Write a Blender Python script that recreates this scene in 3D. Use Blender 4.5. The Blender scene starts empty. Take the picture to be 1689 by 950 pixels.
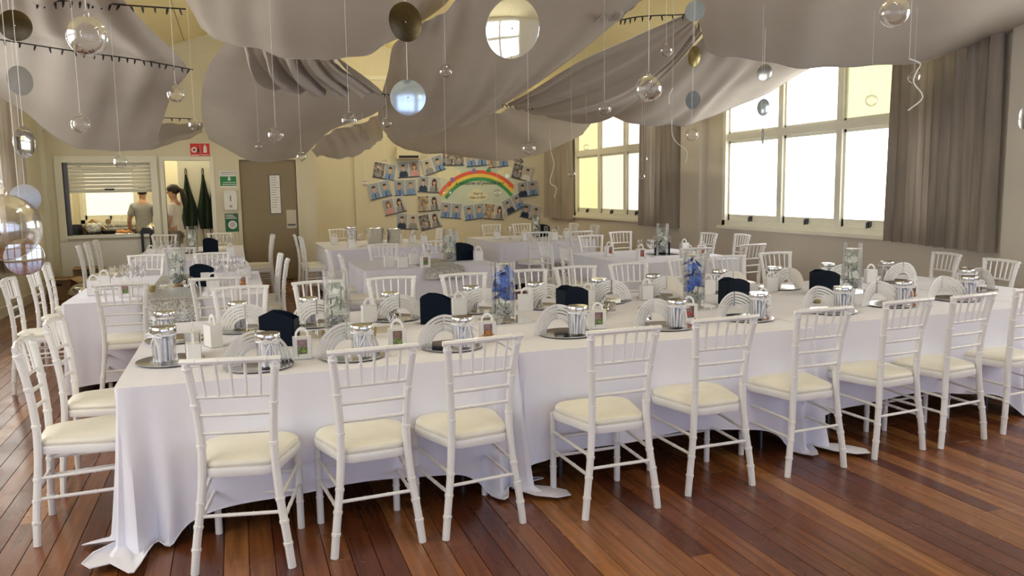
import bpy, bmesh, math, random
from mathutils import Vector, Matrix, noise
random.seed(7)
PI = math.pi
SC = bpy.context.scene
COL = SC.collection

# ---------------------------------------------------------------- camera
F, CX, CY, EYE = 1330.0, 844.5, 475.0, 1.62
_vp = Vector((387 - CX, CY - 318, -F))
_yc = _vp.normalized()
_zc = _vp.cross(Vector((_vp.x + 1000, _vp.y + 15.7, -F))).normalized()
if _zc.y < 0: _zc = -_zc
_xc = _yc.cross(_zc)
ROT = Matrix((_xc, _yc, _zc))                      # camera axes -> world axes
cam_d = bpy.data.cameras.new('camera'); cam = bpy.data.objects.new('camera', cam_d); COL.objects.link(cam)
cam_d.sensor_width = 36.0; cam_d.lens = F / 1689.0 * 36.0; cam_d.clip_end = 200
cam.matrix_world = Matrix.Translation((0, 0, EYE)) @ ROT.to_4x4()
SC.camera = cam
def ray(x, y): return ROT @ Vector((x - CX, CY - y, -F))
def at_z(x, y, z):
    v = ray(x, y); return Vector((0, 0, EYE)) + v * ((z - EYE) / v.z)
def at_y(x, y, Y):
    v = ray(x, y); return Vector((0, 0, EYE)) + v * (Y / v.y)
def at_x(x, y, X):
    v = ray(x, y); return Vector((0, 0, EYE)) + v * (X / v.x)

# ---------------------------------------------------------------- world, exposure
SC.view_settings.view_transform = 'Standard'; SC.view_settings.look = 'None'
SC.view_settings.gamma = 1.0; SC.view_settings.exposure = 0.0; SC.view_settings.use_curve_mapping = False
w = bpy.data.worlds.new('sky'); SC.world = w; w.use_nodes = True
wn = w.node_tree; bg = wn.nodes['Background']
bg.inputs[0].default_value = (0.75, 0.86, 1.0, 1); bg.inputs[1].default_value = 1.2
SC.cycles.use_denoising = True
SC.cycles.max_bounces = 8; SC.cycles.diffuse_bounces = 4; SC.cycles.glossy_bounces = 4
SC.cycles.transparent_max_bounces = 24; SC.cycles.transmission_bounces = 6
SC.cycles.caustics_reflective = False; SC.cycles.caustics_refractive = False
SC.cycles.sample_clamp_indirect = 6.0
WHITE_GLASS = 4.2          # daylight behind the frosted panes of the right wall
FRONT_GLASS = 3.0          # daylight behind the camera
LEFT_GLASS = 5.2
LAMP = 46.0                # warm batten lamps above the drapes, and those added in the kitchen

# ---------------------------------------------------------------- materials
def mat(name, col, rough=0.5, metal=0.0, var=0.06, scale=8.0, bump=0.0, bscale=60.0, spec=0.5, coat=0.0, sheen=0.0, trans=0.0, stretch=None, col2=None):
    m = bpy.data.materials.new(name); m.use_nodes = True
    nt = m.node_tree; b = nt.nodes['Principled BSDF']
    tc = nt.nodes.new('ShaderNodeTexCoord'); mp = nt.nodes.new('ShaderNodeMapping')
    nt.links.new(tc.outputs['Object'], mp.inputs[0])
    if stretch: mp.inputs['Scale'].default_value = stretch
    nz = nt.nodes.new('ShaderNodeTexNoise'); nz.inputs['Scale'].default_value = scale; nz.inputs['Detail'].default_value = 3
    nt.links.new(mp.outputs[0], nz.inputs[0])
    cr = nt.nodes.new('ShaderNodeValToRGB')
    c2 = col2 if col2 else tuple(c * (1 - var) for c in col)
    cr.color_ramp.elements[0].color = (*c2, 1); cr.color_ramp.elements[1].color = (*col, 1)
    cr.color_ramp.elements[0].position = 0.35; cr.color_ramp.elements[1].position = 0.65
    nt.links.new(nz.outputs[0], cr.inputs[0]); nt.links.new(cr.outputs[0], b.inputs['Base Color'])
    b.inputs['Roughness'].default_value = rough; b.inputs['Metallic'].default_value = metal
    b.inputs['Specular IOR Level'].default_value = spec; b.inputs['Coat Weight'].default_value = coat
    b.inputs['Sheen Weight'].default_value = sheen
    if bump:
        n2 = nt.nodes.new('ShaderNodeTexNoise'); n2.inputs['Scale'].default_value = bscale
        nt.links.new(mp.outputs[0], n2.inputs[0])
        bp = nt.nodes.new('ShaderNodeBump'); bp.inputs['Strength'].default_value = bump; bp.inputs['Distance'].default_value = 0.01
        nt.links.new(n2.outputs[0], bp.inputs['Height']); nt.links.new(bp.outputs[0], b.inputs['Normal'])
    if trans:
        tr = nt.nodes.new('ShaderNodeBsdfTranslucent'); nt.links.new(cr.outputs[0], tr.inputs[0])
        mx = nt.nodes.new('ShaderNodeMixShader'); mx.inputs[0].default_value = trans
        nt.links.new(b.outputs[0], mx.inputs[1]); nt.links.new(tr.outputs[0], mx.inputs[2])
        nt.links.new(mx.outputs[0], nt.nodes['Material Output'].inputs[0])
    return m
def glassmat(name, tint=(1, 1, 1), base=0.06, edge=0.75, rough=0.02, ior=1.45):
    m = bpy.data.materials.new(name); m.use_nodes = True; nt = m.node_tree; nt.nodes.clear()
    out = nt.nodes.new('ShaderNodeOutputMaterial'); tr = nt.nodes.new('ShaderNodeBsdfTransparent'); gl = nt.nodes.new('ShaderNodeBsdfGlossy')
    tr.inputs[0].default_value = (*tint, 1); gl.inputs['Roughness'].default_value = rough
    fr = nt.nodes.new('ShaderNodeLayerWeight'); fr.inputs[0].default_value = 0.35
    mr = nt.nodes.new('ShaderNodeMapRange'); mr.inputs[3].default_value = base; mr.inputs[4].default_value = edge
    nt.links.new(fr.outputs['Fresnel'], mr.inputs[0])
    mx = nt.nodes.new('ShaderNodeMixShader'); nt.links.new(mr.outputs[0], mx.inputs[0])
    nt.links.new(tr.outputs[0], mx.inputs[1]); nt.links.new(gl.outputs[0], mx.inputs[2]); nt.links.new(mx.outputs[0], out.inputs[0])
    return m
def panemat(name, col, strength):
    """frosted glass with daylight behind it: a lit window"""
    m = bpy.data.materials.new(name); m.use_nodes = True; nt = m.node_tree; b = nt.nodes['Principled BSDF']
    tc = nt.nodes.new('ShaderNodeTexCoord'); nz = nt.nodes.new('ShaderNodeTexNoise'); nz.inputs['Scale'].default_value = 0.8
    nt.links.new(tc.outputs['Object'], nz.inputs[0])
    cr = nt.nodes.new('ShaderNodeValToRGB')
    cr.color_ramp.elements[0].color = (*[c * 0.94 for c in col], 1); cr.color_ramp.elements[1].color = (*col, 1)
    nt.links.new(nz.outputs[0], cr.inputs[0]); nt.links.new(cr.outputs[0], b.inputs['Emission Color'])
    b.inputs['Emission Strength'].default_value = strength
    b.inputs['Base Color'].default_value = (0.5, 0.5, 0.5, 1); b.inputs['Roughness'].default_value = 0.4
    return m
def woodmat(name, island):
    m = bpy.data.materials.new(name); m.use_nodes = True; nt = m.node_tree; b = nt.nodes['Principled BSDF']
    L = nt.links.new
    tc = nt.nodes.new('ShaderNodeTexCoord')
    if island:
        g = nt.nodes.new('ShaderNodeNewGeometry'); rnd = g.outputs['Random Per Island']
    else:
        oi = nt.nodes.new('ShaderNodeObjectInfo'); rnd = oi.outputs['Random']
    geo = nt.nodes.new('ShaderNodeNewGeometry')
    cmb = nt.nodes.new('ShaderNodeCombineXYZ'); mul = nt.nodes.new('ShaderNodeMath'); mul.operation = 'MULTIPLY'; mul.inputs[1].default_value = 37.0
    L(rnd, mul.inputs[0]); L(mul.outputs[0], cmb.inputs[2])
    add = nt.nodes.new('ShaderNodeVectorMath'); add.operation = 'ADD'; L(geo.outputs['Position'], add.inputs[0]); L(cmb.outputs[0], add.inputs[1])
    mp = nt.nodes.new('ShaderNodeMapping'); mp.inputs['Scale'].default_value = (22, 1.2, 1); L(add.outputs[0], mp.inputs[0])
    nz = nt.nodes.new('ShaderNodeTexNoise'); nz.inputs['Scale'].default_value = 1.6; nz.inputs['Detail'].default_value = 6; nz.inputs['Distortion'].default_value = 0.6
    L(mp.outputs[0], nz.inputs[0])
    base = nt.nodes.new('ShaderNodeValToRGB'); e = base.color_ramp.elements
    e[0].color = (0.105, 0.030, 0.012, 1); e[1].color = (0.34, 0.15, 0.050, 1)
    e.new(0.45).color = (0.18, 0.060, 0.019, 1); e.new(0.75).color = (0.24, 0.092, 0.029, 1)
    L(rnd, base.inputs[0])
    gr = nt.nodes.new('ShaderNodeValToRGB'); gr.color_ramp.elements[0].color = (0.55, 0.5, 0.48, 1); gr.color_ramp.elements[1].color = (1.15, 1.1, 1.05, 1)
    gr.color_ramp.elements[0].position = 0.3; gr.color_ramp.elements[1].position = 0.62
    L(nz.outputs[0], gr.inputs[0])
    mx = nt.nodes.new('ShaderNodeMix'); mx.data_type = 'RGBA'; mx.blend_type = 'MULTIPLY'; mx.inputs[0].default_value = 0.8
    L(base.outputs[0], mx.inputs[6]); L(gr.outputs[0], mx.inputs[7]); L(mx.outputs[2], b.inputs['Base Color'])
    b.inputs['Roughness'].default_value = 0.26; b.inputs['Specular IOR Level'].default_value = 0.5
    n3 = nt.nodes.new('ShaderNodeTexNoise'); n3.inputs['Scale'].default_value = 3.0; L(geo.outputs['Position'], n3.inputs[0])
    mr = nt.nodes.new('ShaderNodeMapRange'); mr.inputs[3].default_value = 0.16; mr.inputs[4].default_value = 0.36; L(n3.outputs[0], mr.inputs[0]); L(mr.outputs[0], b.inputs['Roughness'])
    bp = nt.nodes.new('ShaderNodeBump'); bp.inputs['Strength'].default_value = 0.05; bp.inputs['Distance'].default_value = 0.01; L(nz.outputs[0], bp.inputs['Height']); L(bp.outputs[0], b.inputs['Normal'])
    return m
def glitter(name, col, scale=900.0):
    m = bpy.data.materials.new(name); m.use_nodes = True; nt = m.node_tree; b = nt.nodes['Principled BSDF']
    tc = nt.nodes.new('ShaderNodeTexCoord'); vo = nt.nodes.new('ShaderNodeTexVoronoi'); vo.inputs['Scale'].default_value = scale
    nt.links.new(tc.outputs['Object'], vo.inputs[0])
    cr = nt.nodes.new('ShaderNodeValToRGB'); cr.color_ramp.elements[0].color = (*[c * 0.35 for c in col], 1); cr.color_ramp.elements[1].color = (*col, 1)
    sp = nt.nodes.new('ShaderNodeSeparateColor'); nt.links.new(vo.outputs['Color'], sp.inputs[0]); nt.links.new(sp.outputs[0], cr.inputs[0])
    nt.links.new(cr.outputs[0], b.inputs['Base Color'])
    bp = nt.nodes.new('ShaderNodeBump'); bp.inputs['Strength'].default_value = 0.9; bp.inputs['Distance'].default_value = 0.004
    nt.links.new(sp.outputs[1], bp.inputs['Height']); nt.links.new(bp.outputs[0], b.inputs['Normal'])
    b.inputs['Metallic'].default_value = 0.6; b.inputs['Roughness'].default_value = 0.4
    return m

M = {}
M['wall'] = mat('wall_paint', (0.70, 0.655, 0.51), 0.75, var=0.04, scale=1.5)
M['wall_shade_grey'] = mat('wall_paint_shaded', (0.60, 0.55, 0.47), 0.75, var=0.04, scale=1.5)  # cream wall paint, greyed by the backlit shade put into its colour
M['panel_white'] = mat('white_panel', (0.80, 0.81, 0.78), 0.5, var=0.03, scale=1.2)
M['trim'] = mat('cream_gloss_trim', (0.80, 0.78, 0.66), 0.35, var=0.04, scale=3)
M['ceiling'] = mat('ceiling_cream', (0.86, 0.76, 0.44), 0.8, var=0.05, scale=1.0)
M['plank'] = woodmat('plank_timber', False); M['plank_far'] = woodmat('plank_timber_far', True)
M['subfloor'] = mat('dark_joint', (0.02, 0.011, 0.007), 0.7)
M['drape'] = mat('white_voile', (0.51, 0.46, 0.405), 0.85, var=0.05, scale=2.0, sheen=0.1, trans=0.07, spec=0.1)
M['cloth'] = mat('white_tablecloth', (0.83, 0.825, 0.92), 0.8, var=0.03, scale=3.0, bump=0.06, bscale=30, sheen=0.1, spec=0.2)
M['chair'] = mat('white_chair_resin', (0.87, 0.86, 0.85), 0.28, var=0.03, scale=6.0)
M['cushion'] = mat('ivory_vinyl', (0.87, 0.835, 0.73), 0.38, var=0.05, scale=9.0, bump=0.04, bscale=12)
M['curtain'] = mat('taupe_curtain', (0.38, 0.325, 0.27), 0.85, var=0.25, scale=5, stretch=(1, 6, 0.2), sheen=0.2, trans=0.12)
M['black'] = mat('black_plastic', (0.012, 0.012, 0.013), 0.4)
M['steel'] = mat('dark_steel', (0.10, 0.10, 0.11), 0.35, metal=0.8)
M['navy'] = mat('navy_card', (0.002, 0.007, 0.018), 0.45, var=0.2, scale=5, spec=0.12)
M['silver'] = mat('silver_metal', (0.80, 0.79, 0.77), 0.14, metal=1.0, var=0.12, scale=25)
M['mirror'] = mat('mirror', (0.88, 0.89, 0.90), 0.04, metal=1.0, var=0.02)
M['bronze'] = mat('bronze_mirror', (0.10, 0.075, 0.04), 0.25, metal=1.0, var=0.2, scale=12)
M['gold'] = mat('gold_foil', (0.50, 0.43, 0.20), 0.2, metal=1.0, var=0.3, scale=40)
M['blue_mirror'] = mat('blue_tint_mirror', (0.62, 0.74, 0.88), 0.16, metal=0.75, var=0.06)
M['striped'] = mat('striped_foil', (0.85, 0.88, 0.9), 0.2, metal=1.0, scale=30, stretch=(8, 8, 0.4), col2=(0.12, 0.12, 0.13))
M['grey_disc'] = mat('grey_disc', (0.42, 0.43, 0.45), 0.35, metal=0.5)
M['glitter'] = glitter('silver_glitter', (0.86, 0.87, 0.88), 260)
M['glitter_blue'] = glitter('pale_blue_glitter', (0.75, 0.86, 0.98), 260)
M['sequin'] = glitter('sequin_cloth', (0.80, 0.80, 0.79), 130)
M['glass'] = glassmat('clear_glass', base=0.02, edge=0.4)
M['jar_glass'] = glassmat('jar_glass', tint=(0.99, 0.99, 1.0), base=0.015, edge=0.3)
M['water_glass'] = glassmat('water_in_glass', tint=(0.97, 0.985, 0.98), base=0.02, edge=0.25)
M['bauble'] = glassmat('bauble_glass', tint=(0.995, 0.99, 0.985), base=0.014, edge=0.5)
M['pearl'] = glassmat('pearly_bauble_glass', tint=(0.97, 0.96, 0.94), base=0.30, edge=0.75, rough=0.12)
M['paper'] = mat('white_paper', (0.92, 0.91, 0.92), 0.7, var=0.05, scale=20)
M['card'] = mat('white_card', (0.84, 0.83, 0.82), 0.45, var=0.02)
M['card_cream'] = mat('cream_card', (0.80, 0.75, 0.66), 0.55, var=0.03)
M['ribbon'] = mat('white_ribbon', (0.84, 0.84, 0.88), 0.35, sheen=0.3)
M['candy_pink'] = mat('candy_pink', (0.62, 0.36, 0.28), 0.4, var=0.3, scale=60)
M['candy_green'] = mat('candy_green', (0.32, 0.52, 0.12), 0.4, var=0.4, scale=90)
M['candy_orange'] = mat('candy_orange', (0.85, 0.33, 0.05), 0.4, var=0.4, scale=90)
M['candy_red'] = mat('candy_red', (0.70, 0.10, 0.08), 0.4, var=0.3, scale=90)
M['blue_petal'] = mat('blue_petal', (0.012, 0.06, 0.42), 0.5, scale=30, col2=(0.05, 0.19, 0.66))
M['white_petal'] = mat('white_petal', (0.86, 0.86, 0.80), 0.5)
M['stem'] = mat('green_stem', (0.20, 0.32, 0.07), 0.5, var=0.3)
M['pebble'] = mat('glass_beads', (0.70, 0.71, 0.70), 0.12, var=0.5, scale=40)
M['thread'] = mat('white_thread', (0.80, 0.79, 0.76), 0.6)
M['cardboard'] = mat('cardboard', (0.42, 0.28, 0.15), 0.8, var=0.15)
M['door'] = mat('taupe_door', (0.26, 0.205, 0.125), 0.5, var=0.06, scale=2)
M['steelpan'] = mat('black_pot', (0.02, 0.025, 0.03), 0.3)
M['skin'] = mat('skin', (0.50, 0.29, 0.20), 0.5, var=0.08)
M['shirt_grey'] = mat('grey_tshirt', (0.40, 0.41, 0.43), 0.85, var=0.1, scale=12)
M['shirt_white'] = mat('white_tshirt', (0.78, 0.75, 0.75), 0.85, var=0.08, scale=12)
M['trousers'] = mat('grey_trousers', (0.36, 0.36, 0.33), 0.85)
M['trousers_dark'] = mat('dark_trousers', (0.05, 0.05, 0.06), 0.85)
M['hair'] = mat('dark_hair', (0.02, 0.014, 0.011), 0.5, var=0.3, scale=40)
M['apron'] = mat('dark_green_apron', (0.010, 0.030, 0.018), 0.8, var=0.3, scale=4)
M['red'] = mat('sign_red', (0.66, 0.03, 0.035), 0.45)
M['green'] = mat('sign_green', (0.01, 0.23, 0.065), 0.45)
M['green_dark'] = mat('poster_green', (0.02, 0.13, 0.06), 0.5)
M['white'] = mat('white_print', (0.82, 0.82, 0.80), 0.5)
M['ink'] = mat('black_ink', (0.015, 0.014, 0.016), 0.6)
M['poster'] = mat('pale_green_paper', (0.62, 0.70, 0.60), 0.7, var=0.06, scale=3)
M['cloud'] = mat('cream_paper', (0.80, 0.77, 0.55), 0.7, var=0.04)
M['r_red'] = mat('rainbow_red', (0.80, 0.13, 0.07), 0.6); M['r_yellow'] = mat('rainbow_yellow', (0.90, 0.66, 0.13), 0.6); M['r_green'] = mat('rainbow_green', (0.06, 0.33, 0.12), 0.6)
M['violet'] = mat('violet_paper', (0.26, 0.20, 0.55), 0.6)
M['ph_bg'] = mat('photo_grey_blue', (0.36, 0.40, 0.46), 0.4, var=0.06); M['ph_bg2'] = mat('photo_light', (0.55, 0.56, 0.55), 0.4); M['ph_dark'] = mat('photo_dark', (0.04, 0.035, 0.035), 0.4, scale=18, col2=(0.35, 0.32, 0.3))
M['ph_sepia'] = mat('photo_sepia', (0.60, 0.48, 0.28), 0.4, scale=10, col2=(0.12, 0.08, 0.05))
M['ph_skin'] = mat('photo_skin', (0.66, 0.43, 0.32), 0.4); M['ph_hair'] = mat('photo_hair', (0.05, 0.03, 0.02), 0.4); M['ph_hair2'] = mat('photo_hair_brown', (0.25, 0.11, 0.04), 0.4)
M['ph_blue'] = mat('photo_blue_shirt', (0.12, 0.23, 0.50), 0.4, scale=30, col2=(0.22, 0.35, 0.62)); M['ph_navy'] = mat('photo_navy', (0.02, 0.035, 0.08), 0.4)
M['ph_grey'] = mat('photo_grey_top', (0.30, 0.31, 0.33), 0.4); M['ph_pink'] = mat('photo_pink_top', (0.62, 0.33, 0.32), 0.4)
M['pane_w'] = panemat('frosted_pane_white', (1.0, 0.99, 0.95), WHITE_GLASS)
M['pane_cream'] = panemat('frosted_pane_cream', (0.95, 0.87, 0.66), 1.0)
M['pane_cream2'] = panemat('frosted_pane_pale', (0.97, 0.95, 0.86), 1.15)
M['pane_yellow'] = panemat('amber_pane', (0.88, 0.80, 0.36), 1.0)
M['pane_lemon'] = panemat('lemon_pane', (0.95, 0.95, 0.50), 1.1)
M['pane_k'] = panemat('kitchen_pane', (1.0, 0.88, 0.62), 1.15)
M['pane_left'] = panemat('frosted_pane_left', (1.0, 0.99, 0.95), LEFT_GLASS)
M['lamp'] = panemat('lamp_diffuser', (1.0, 0.90, 0.66), LAMP)
M['pane_front'] = panemat('frosted_pane_front', (0.55, 0.68, 1.0), FRONT_GLASS)

# ---------------------------------------------------------------- mesh helpers
class MB:
    def __init__(s): s.v = []; s.f = []; s.mi = []; s.m = 0
    def _add(s, vs, fs):
        b = len(s.v); s.v += [tuple(x) for x in vs]; s.f += [tuple(i + b for i in f) for f in fs]; s.mi += [s.m] * len(fs); return s
    def box(s, a, b, rot=None, c=None):
        x0, y0, z0 = a; x1, y1, z1 = b
        vs = [Vector(p) for p in ((x0, y0, z0), (x1, y0, z0), (x1, y1, z0), (x0, y1, z0), (x0, y0, z1), (x1, y0, z1), (x1, y1, z1), (x0, y1, z1))]
        if rot is not None:
            c = Vector(c) if c is not None else Vector(((x0 + x1) / 2, (y0 + y1) / 2, (z0 + z1) / 2))
            vs = [c + rot @ (v - c) for v in vs]
        return s._add(vs, [(0, 3, 2, 1), (4, 5, 6, 7), (0, 1, 5, 4), (1, 2, 6, 5), (2, 3, 7, 6), (3, 0, 4, 7)])
    def tube(s, path, r, n=8, cap=True):
        path = [Vector(p) for p in path]; k = len(path); vs = []; fs = []
        rs = r if isinstance(r, (list, tuple)) else [r] * k
        t0 = (path[1] - path[0]).normalized(); up = Vector((0, 0, 1)) if abs(t0.z) < 0.9 else Vector((0, 1, 0))
        for i in range(k):
            t = (path[min(i + 1, k - 1)] - path[max(i - 1, 0)])
            t = t.normalized() if t.length > 1e-9 else t0
            a = t.cross(up)
            a = a.normalized() if a.length > 1e-6 else Vector((1, 0, 0))
            b = a.cross(t).normalized(); up = b
            for j in range(n):
                q = 2 * PI * j / n; vs.append(path[i] + (a * math.cos(q) + b * math.sin(q)) * rs[i])
        for i in range(k - 1):
            for j in range(n):
                j2 = (j + 1) % n; fs.append((i * n + j, i * n + j2, (i + 1) * n + j2, (i + 1) * n + j))
        if cap: fs.append(tuple(range(n - 1, -1, -1))); fs.append(tuple((k - 1) * n + j for j in range(n)))
        return s._add(vs, fs)
    def lathe(s, prof, n=20, c=(0, 0, 0), cap0=True, cap1=True):
        vs = []; fs = []; k = len(prof); c = Vector(c)
        for (r, z) in prof:
            for j in range(n):
                q = 2 * PI * j / n; vs.append(c + Vector((r * math.cos(q), r * math.sin(q), z)))
        for i in range(k - 1):
            for j in range(n):
                j2 = (j + 1) % n; fs.append((i * n + j, i * n + j2, (i + 1) * n + j2, (i + 1) * n + j))
        if cap0: fs.append(tuple(range(n - 1, -1, -1)))
        if cap1: fs.append(tuple((k - 1) * n + j for j in range(n)))
        return s._add(vs, fs)
    def prism(s, pts, h0, h1, mapf=lambda a, b, h: (a, b, h)):
        n = len(pts); vs = [mapf(a, b, h0) for a, b in pts] + [mapf(a, b, h1) for a, b in pts]
        fs = [tuple(range(n - 1, -1, -1)), tuple(range(n, 2 * n))] + [(i, (i + 1) % n, n + (i + 1) % n, n + i) for i in range(n)]
        return s._add(vs, fs)
    def sphere(s, c, r, nu=12, nv=8, sc=(1, 1, 1)):
        c = Vector(c); vs = [c + Vector((0, 0, -r * sc[2]))]; fs = []
        for i in range(1, nv):
            p = -PI / 2 + PI * i / nv
            for j in range(nu):
                q = 2 * PI * j / nu; vs.append(c + Vector((r * sc[0] * math.cos(p) * math.cos(q), r * sc[1] * math.cos(p) * math.sin(q), r * sc[2] * math.sin(p))))
        vs.append(c + Vector((0, 0, r * sc[2]))); T = len(vs) - 1
        for j in range(nu):
            fs.append((0, 1 + (j + 1) % nu, 1 + j)); fs.append((T, 1 + (nv - 2) * nu + j, 1 + (nv - 2) * nu + (j + 1) % nu))
        for i in range(nv - 2):
            for j in range(nu):
                a = 1 + i * nu; fs.append((a + j, a + (j + 1) % nu, a + nu + (j + 1) % nu, a + nu + j))
        return s._add(vs, fs)
    def grid(s, P):
        R = len(P); C = len(P[0]); vs = [p for r in P for p in r]
        return s._add(vs, [(i * C + j, i * C + j + 1, (i + 1) * C + j + 1, (i + 1) * C + j) for i in range(R - 1) for j in range(C - 1)])
    def mesh(s, name, mats, smooth=False):
        me = bpy.data.meshes.new(name); me.from_pydata([tuple(v) for v in s.v], [], s.f)
        mats = mats if isinstance(mats, (list, tuple)) else [mats]
        for k in mats: me.materials.append(M[k] if isinstance(k, str) else k)
        me.polygons.foreach_set('material_index', s.mi)
        if smooth:
            me.polygons.foreach_set('use_smooth', [True] * len(me.polygons))
            try: me.set_sharp_from_angle(angle=math.radians(40))
            except Exception: pass
        me.update(); return me
def obj(name, me, parent=None, loc=None, rz=None, rot=None):
    o = bpy.data.objects.new(name, me); COL.objects.link(o)
    if parent is not None: o.parent = parent
    if loc is not None: o.location = loc
    if rz is not None: o.rotation_euler = (0, 0, rz)
    if rot is not None: o.rotation_euler = rot
    return o
def tag(o, label, cat, group=None, kind=None):
    o['label'] = label; o['category'] = cat
    if group: o['group'] = group
    if kind: o['kind'] = kind
    return o
def thing(name, label, cat, loc=(0, 0, 0), rz=0, group=None):
    o = obj(name, None, loc=loc, rz=rz); o.empty_display_size = 0.05
    return tag(o, label, cat, group)
def struct(name, me, label=None):
    o = obj(name, me); o['kind'] = 'structure'
    if label: o['label'] = label
    return o
def setroot(name, loc=(0, 0, 0), label=None):
    o = obj(name, None, loc=loc); o.empty_display_size = 0.05; o['kind'] = 'structure'
    if label: o['label'] = label
    return o
def Rz(a): return Matrix.Rotation(a, 3, 'Z')
ORD = ['first', 'second', 'third', 'fourth', 'fifth', 'sixth', 'seventh', 'eighth', 'ninth', 'tenth', 'eleventh', 'twelfth']

# ================================================================ THE ROOM
XL, XR, YF, YB, YK, XK = -3.05, 7.0, -3.0, 18.0, 15.5, 1.3
EAVE, XM, RIDGE = 3.4, 1.97, 5.2
def roofz(x): return EAVE + (RIDGE - EAVE) * (1 - abs(x - XM) / (XR - XM))

# --- floor: boards run along the hall, each near board its own piece
fl = setroot('floor', label='polished reddish brown timber strip floor')
bed = MB().box((XL - .2, YF - .2, -0.06), (XR + .2, YB + .6, -0.014)); obj('floor_bed', bed.mesh('floor_bed', 'subfloor'), fl)
PW = 0.108
rows = []; x = XL
while x < XR: rows.append(x); x += PW
planks = []
for x in rows:
    y = YF - random.random() * 2.5
    while y < YB:
        L = random.uniform(1.6, 4.2); planks.append((x, max(y, YF), min(y + L, YB))); y += L
def pscore(p):
    x, a, b = p
    if b < 2.3 or x < -1.9 and b < 4.5: return 99
    c = max(a, 2.3); return (abs(x - 1.6) * 0.35 + c)
planks.sort(key=pscore)
def plank_mb(mb, w_, L):
    g, c = 0.0014, 0.0012
    x0, x1, y0, y1 = g, w_ - g, g * .6, L - g * .6
    lo = [(x0, y0), (x1, y0), (x1, y1), (x0, y1)]; hi = [(x0 + c, y0 + c), (x1 - c, y0 + c), (x1 - c, y1 - c), (x0 + c, y1 - c)]
    return lo, hi, mb
for i, (x, a, b) in enumerate(planks[:296]):
    mb = MB(); lo, hi, _ = plank_mb(mb, PW, b - a)
    dz = random.uniform(-.0005, .0003)
    mb._add([(p[0], p[1], -.015) for p in lo] + [(p[0], p[1], -.0014 + dz) for p in lo] + [(p[0], p[1], dz) for p in hi],
            [(0, 1, 5, 4), (1, 2, 6, 5), (2, 3, 7, 6), (3, 0, 4, 7), (4, 5, 9, 8), (5, 6, 10, 9), (6, 7, 11, 10), (7, 4, 8, 11), (8, 9, 10, 11)])
    obj('plank', mb.mesh('plank', 'plank'), fl, loc=(x, a, 0))
mb = MB()
for (x, a, b) in planks[296:]:
    lo, hi, _ = plank_mb(mb, PW, b - a)
    mb._add([(p[0] + x, p[1] + a, -.0014) for p in lo] + [(p[0] + x, p[1] + a, 0) for p in hi],
            [(0, 1, 5, 4), (1, 2, 6, 5), (2, 3, 7, 6), (3, 0, 4, 7), (4, 5, 6, 7)])
o = obj('planks', mb.mesh('planks', 'plank_far'), fl); o['kind'] = 'stuff'

# --- walls
def wall_y(mb, x0, x1, y0, y1, z0, z1, holes):          # wall along x, holes (xa, xb, za, zb)
    xs = sorted({x0, x1, *[h[0] for h in holes], *[h[1] for h in holes]}); zs = sorted({z0, z1, *[h[2] for h in holes], *[h[3] for h in holes]})
    for i in range(len(xs) - 1):
        for j in range(len(zs) - 1):
            cx, cz = (xs[i] + xs[i + 1]) / 2, (zs[j] + zs[j + 1]) / 2
            if any(h[0] < cx < h[1] and h[2] < cz < h[3] for h in holes): continue
            mb.box((xs[i], y0, zs[j]), (xs[i + 1], y1, zs[j + 1]))
def wall_x(mb, x0, x1, y0, y1, z0, z1, holes):          # wall along y, holes (ya, yb, za, zb)
    ys = sorted({y0, y1, *[h[0] for h in holes], *[h[1] for h in holes]}); zs = sorted({z0, z1, *[h[2] for h in holes], *[h[3] for h in holes]})
    for i in range(len(ys) - 1):
        for j in range(len(zs) - 1):
            cy, cz = (ys[i] + ys[i + 1]) / 2, (zs[j] + zs[j + 1]) / 2
            if any(h[0] < cy < h[1] and h[2] < cz < h[3] for h in holes): continue
            mb.box((x0, ys[i], zs[j]), (x1, ys[i + 1], zs[j + 1]))
WZ0, WZ1 = 1.02, 3.28
RW = [(0.6, 4.9), (6.3, 10.6), (12.2, 16.25)]
mb = MB(); wall_x(mb, XR, XR + .25, YF, YB, 0, EAVE, [(a, b, WZ0, WZ1) for a, b in RW])
struct('wall_right', mb.mesh('wall_right', 'wall_shade_grey'), 'cream wall with backlit shade in its colour and tall frosted windows')
LW = [(0.6, 4.9), (6.3, 9.6), (11.2, 14.0)]
mb = MB(); wall_x(mb, XL - .25, XL, YF, YB, 0, EAVE, [(a, b, WZ0, WZ1) for a, b in LW])
struct('wall_left', mb.mesh('wall_left', 'wall'))
KW = (-2.92, -1.84, 1.05, 2.2)
mb = MB(); wall_y(mb, XL - .25, XR + .25, YB, YB + .25, 0, EAVE, [KW])
mb.prism([(XL - .25, EAVE), (XR + .25, EAVE), (XM, RIDGE + .02)], YB, YB + .25, lambda a, b, h: (a, h, b))
struct('wall_back', mb.mesh('wall_back', 'wall'), 'cream end wall with photo display')
mb = MB()
HX0, HX1, HZ0, HZ1 = -2.74, -1.37, 0.93, 2.17
DX0, DX1, DZ = -1.15, -0.40, 2.2
wall_y(mb, XL, XK, YK, YK + .12, 0, EAVE, [(HX0, HX1, HZ0, HZ1), (DX0, DX1, 0, DZ), (.10, 1.09, 0, 2.21)])
mb.prism([(XL, EAVE), (XK, EAVE), (XK, roofz(XK)), (XL, roofz(XL) + .001)], YK, YK + .12, lambda a, b, h: (a, h, b))
struct('wall_kitchen', mb.mesh('wall_kitchen', 'wall'), 'cream wall with kitchen hatch and doors')
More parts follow.
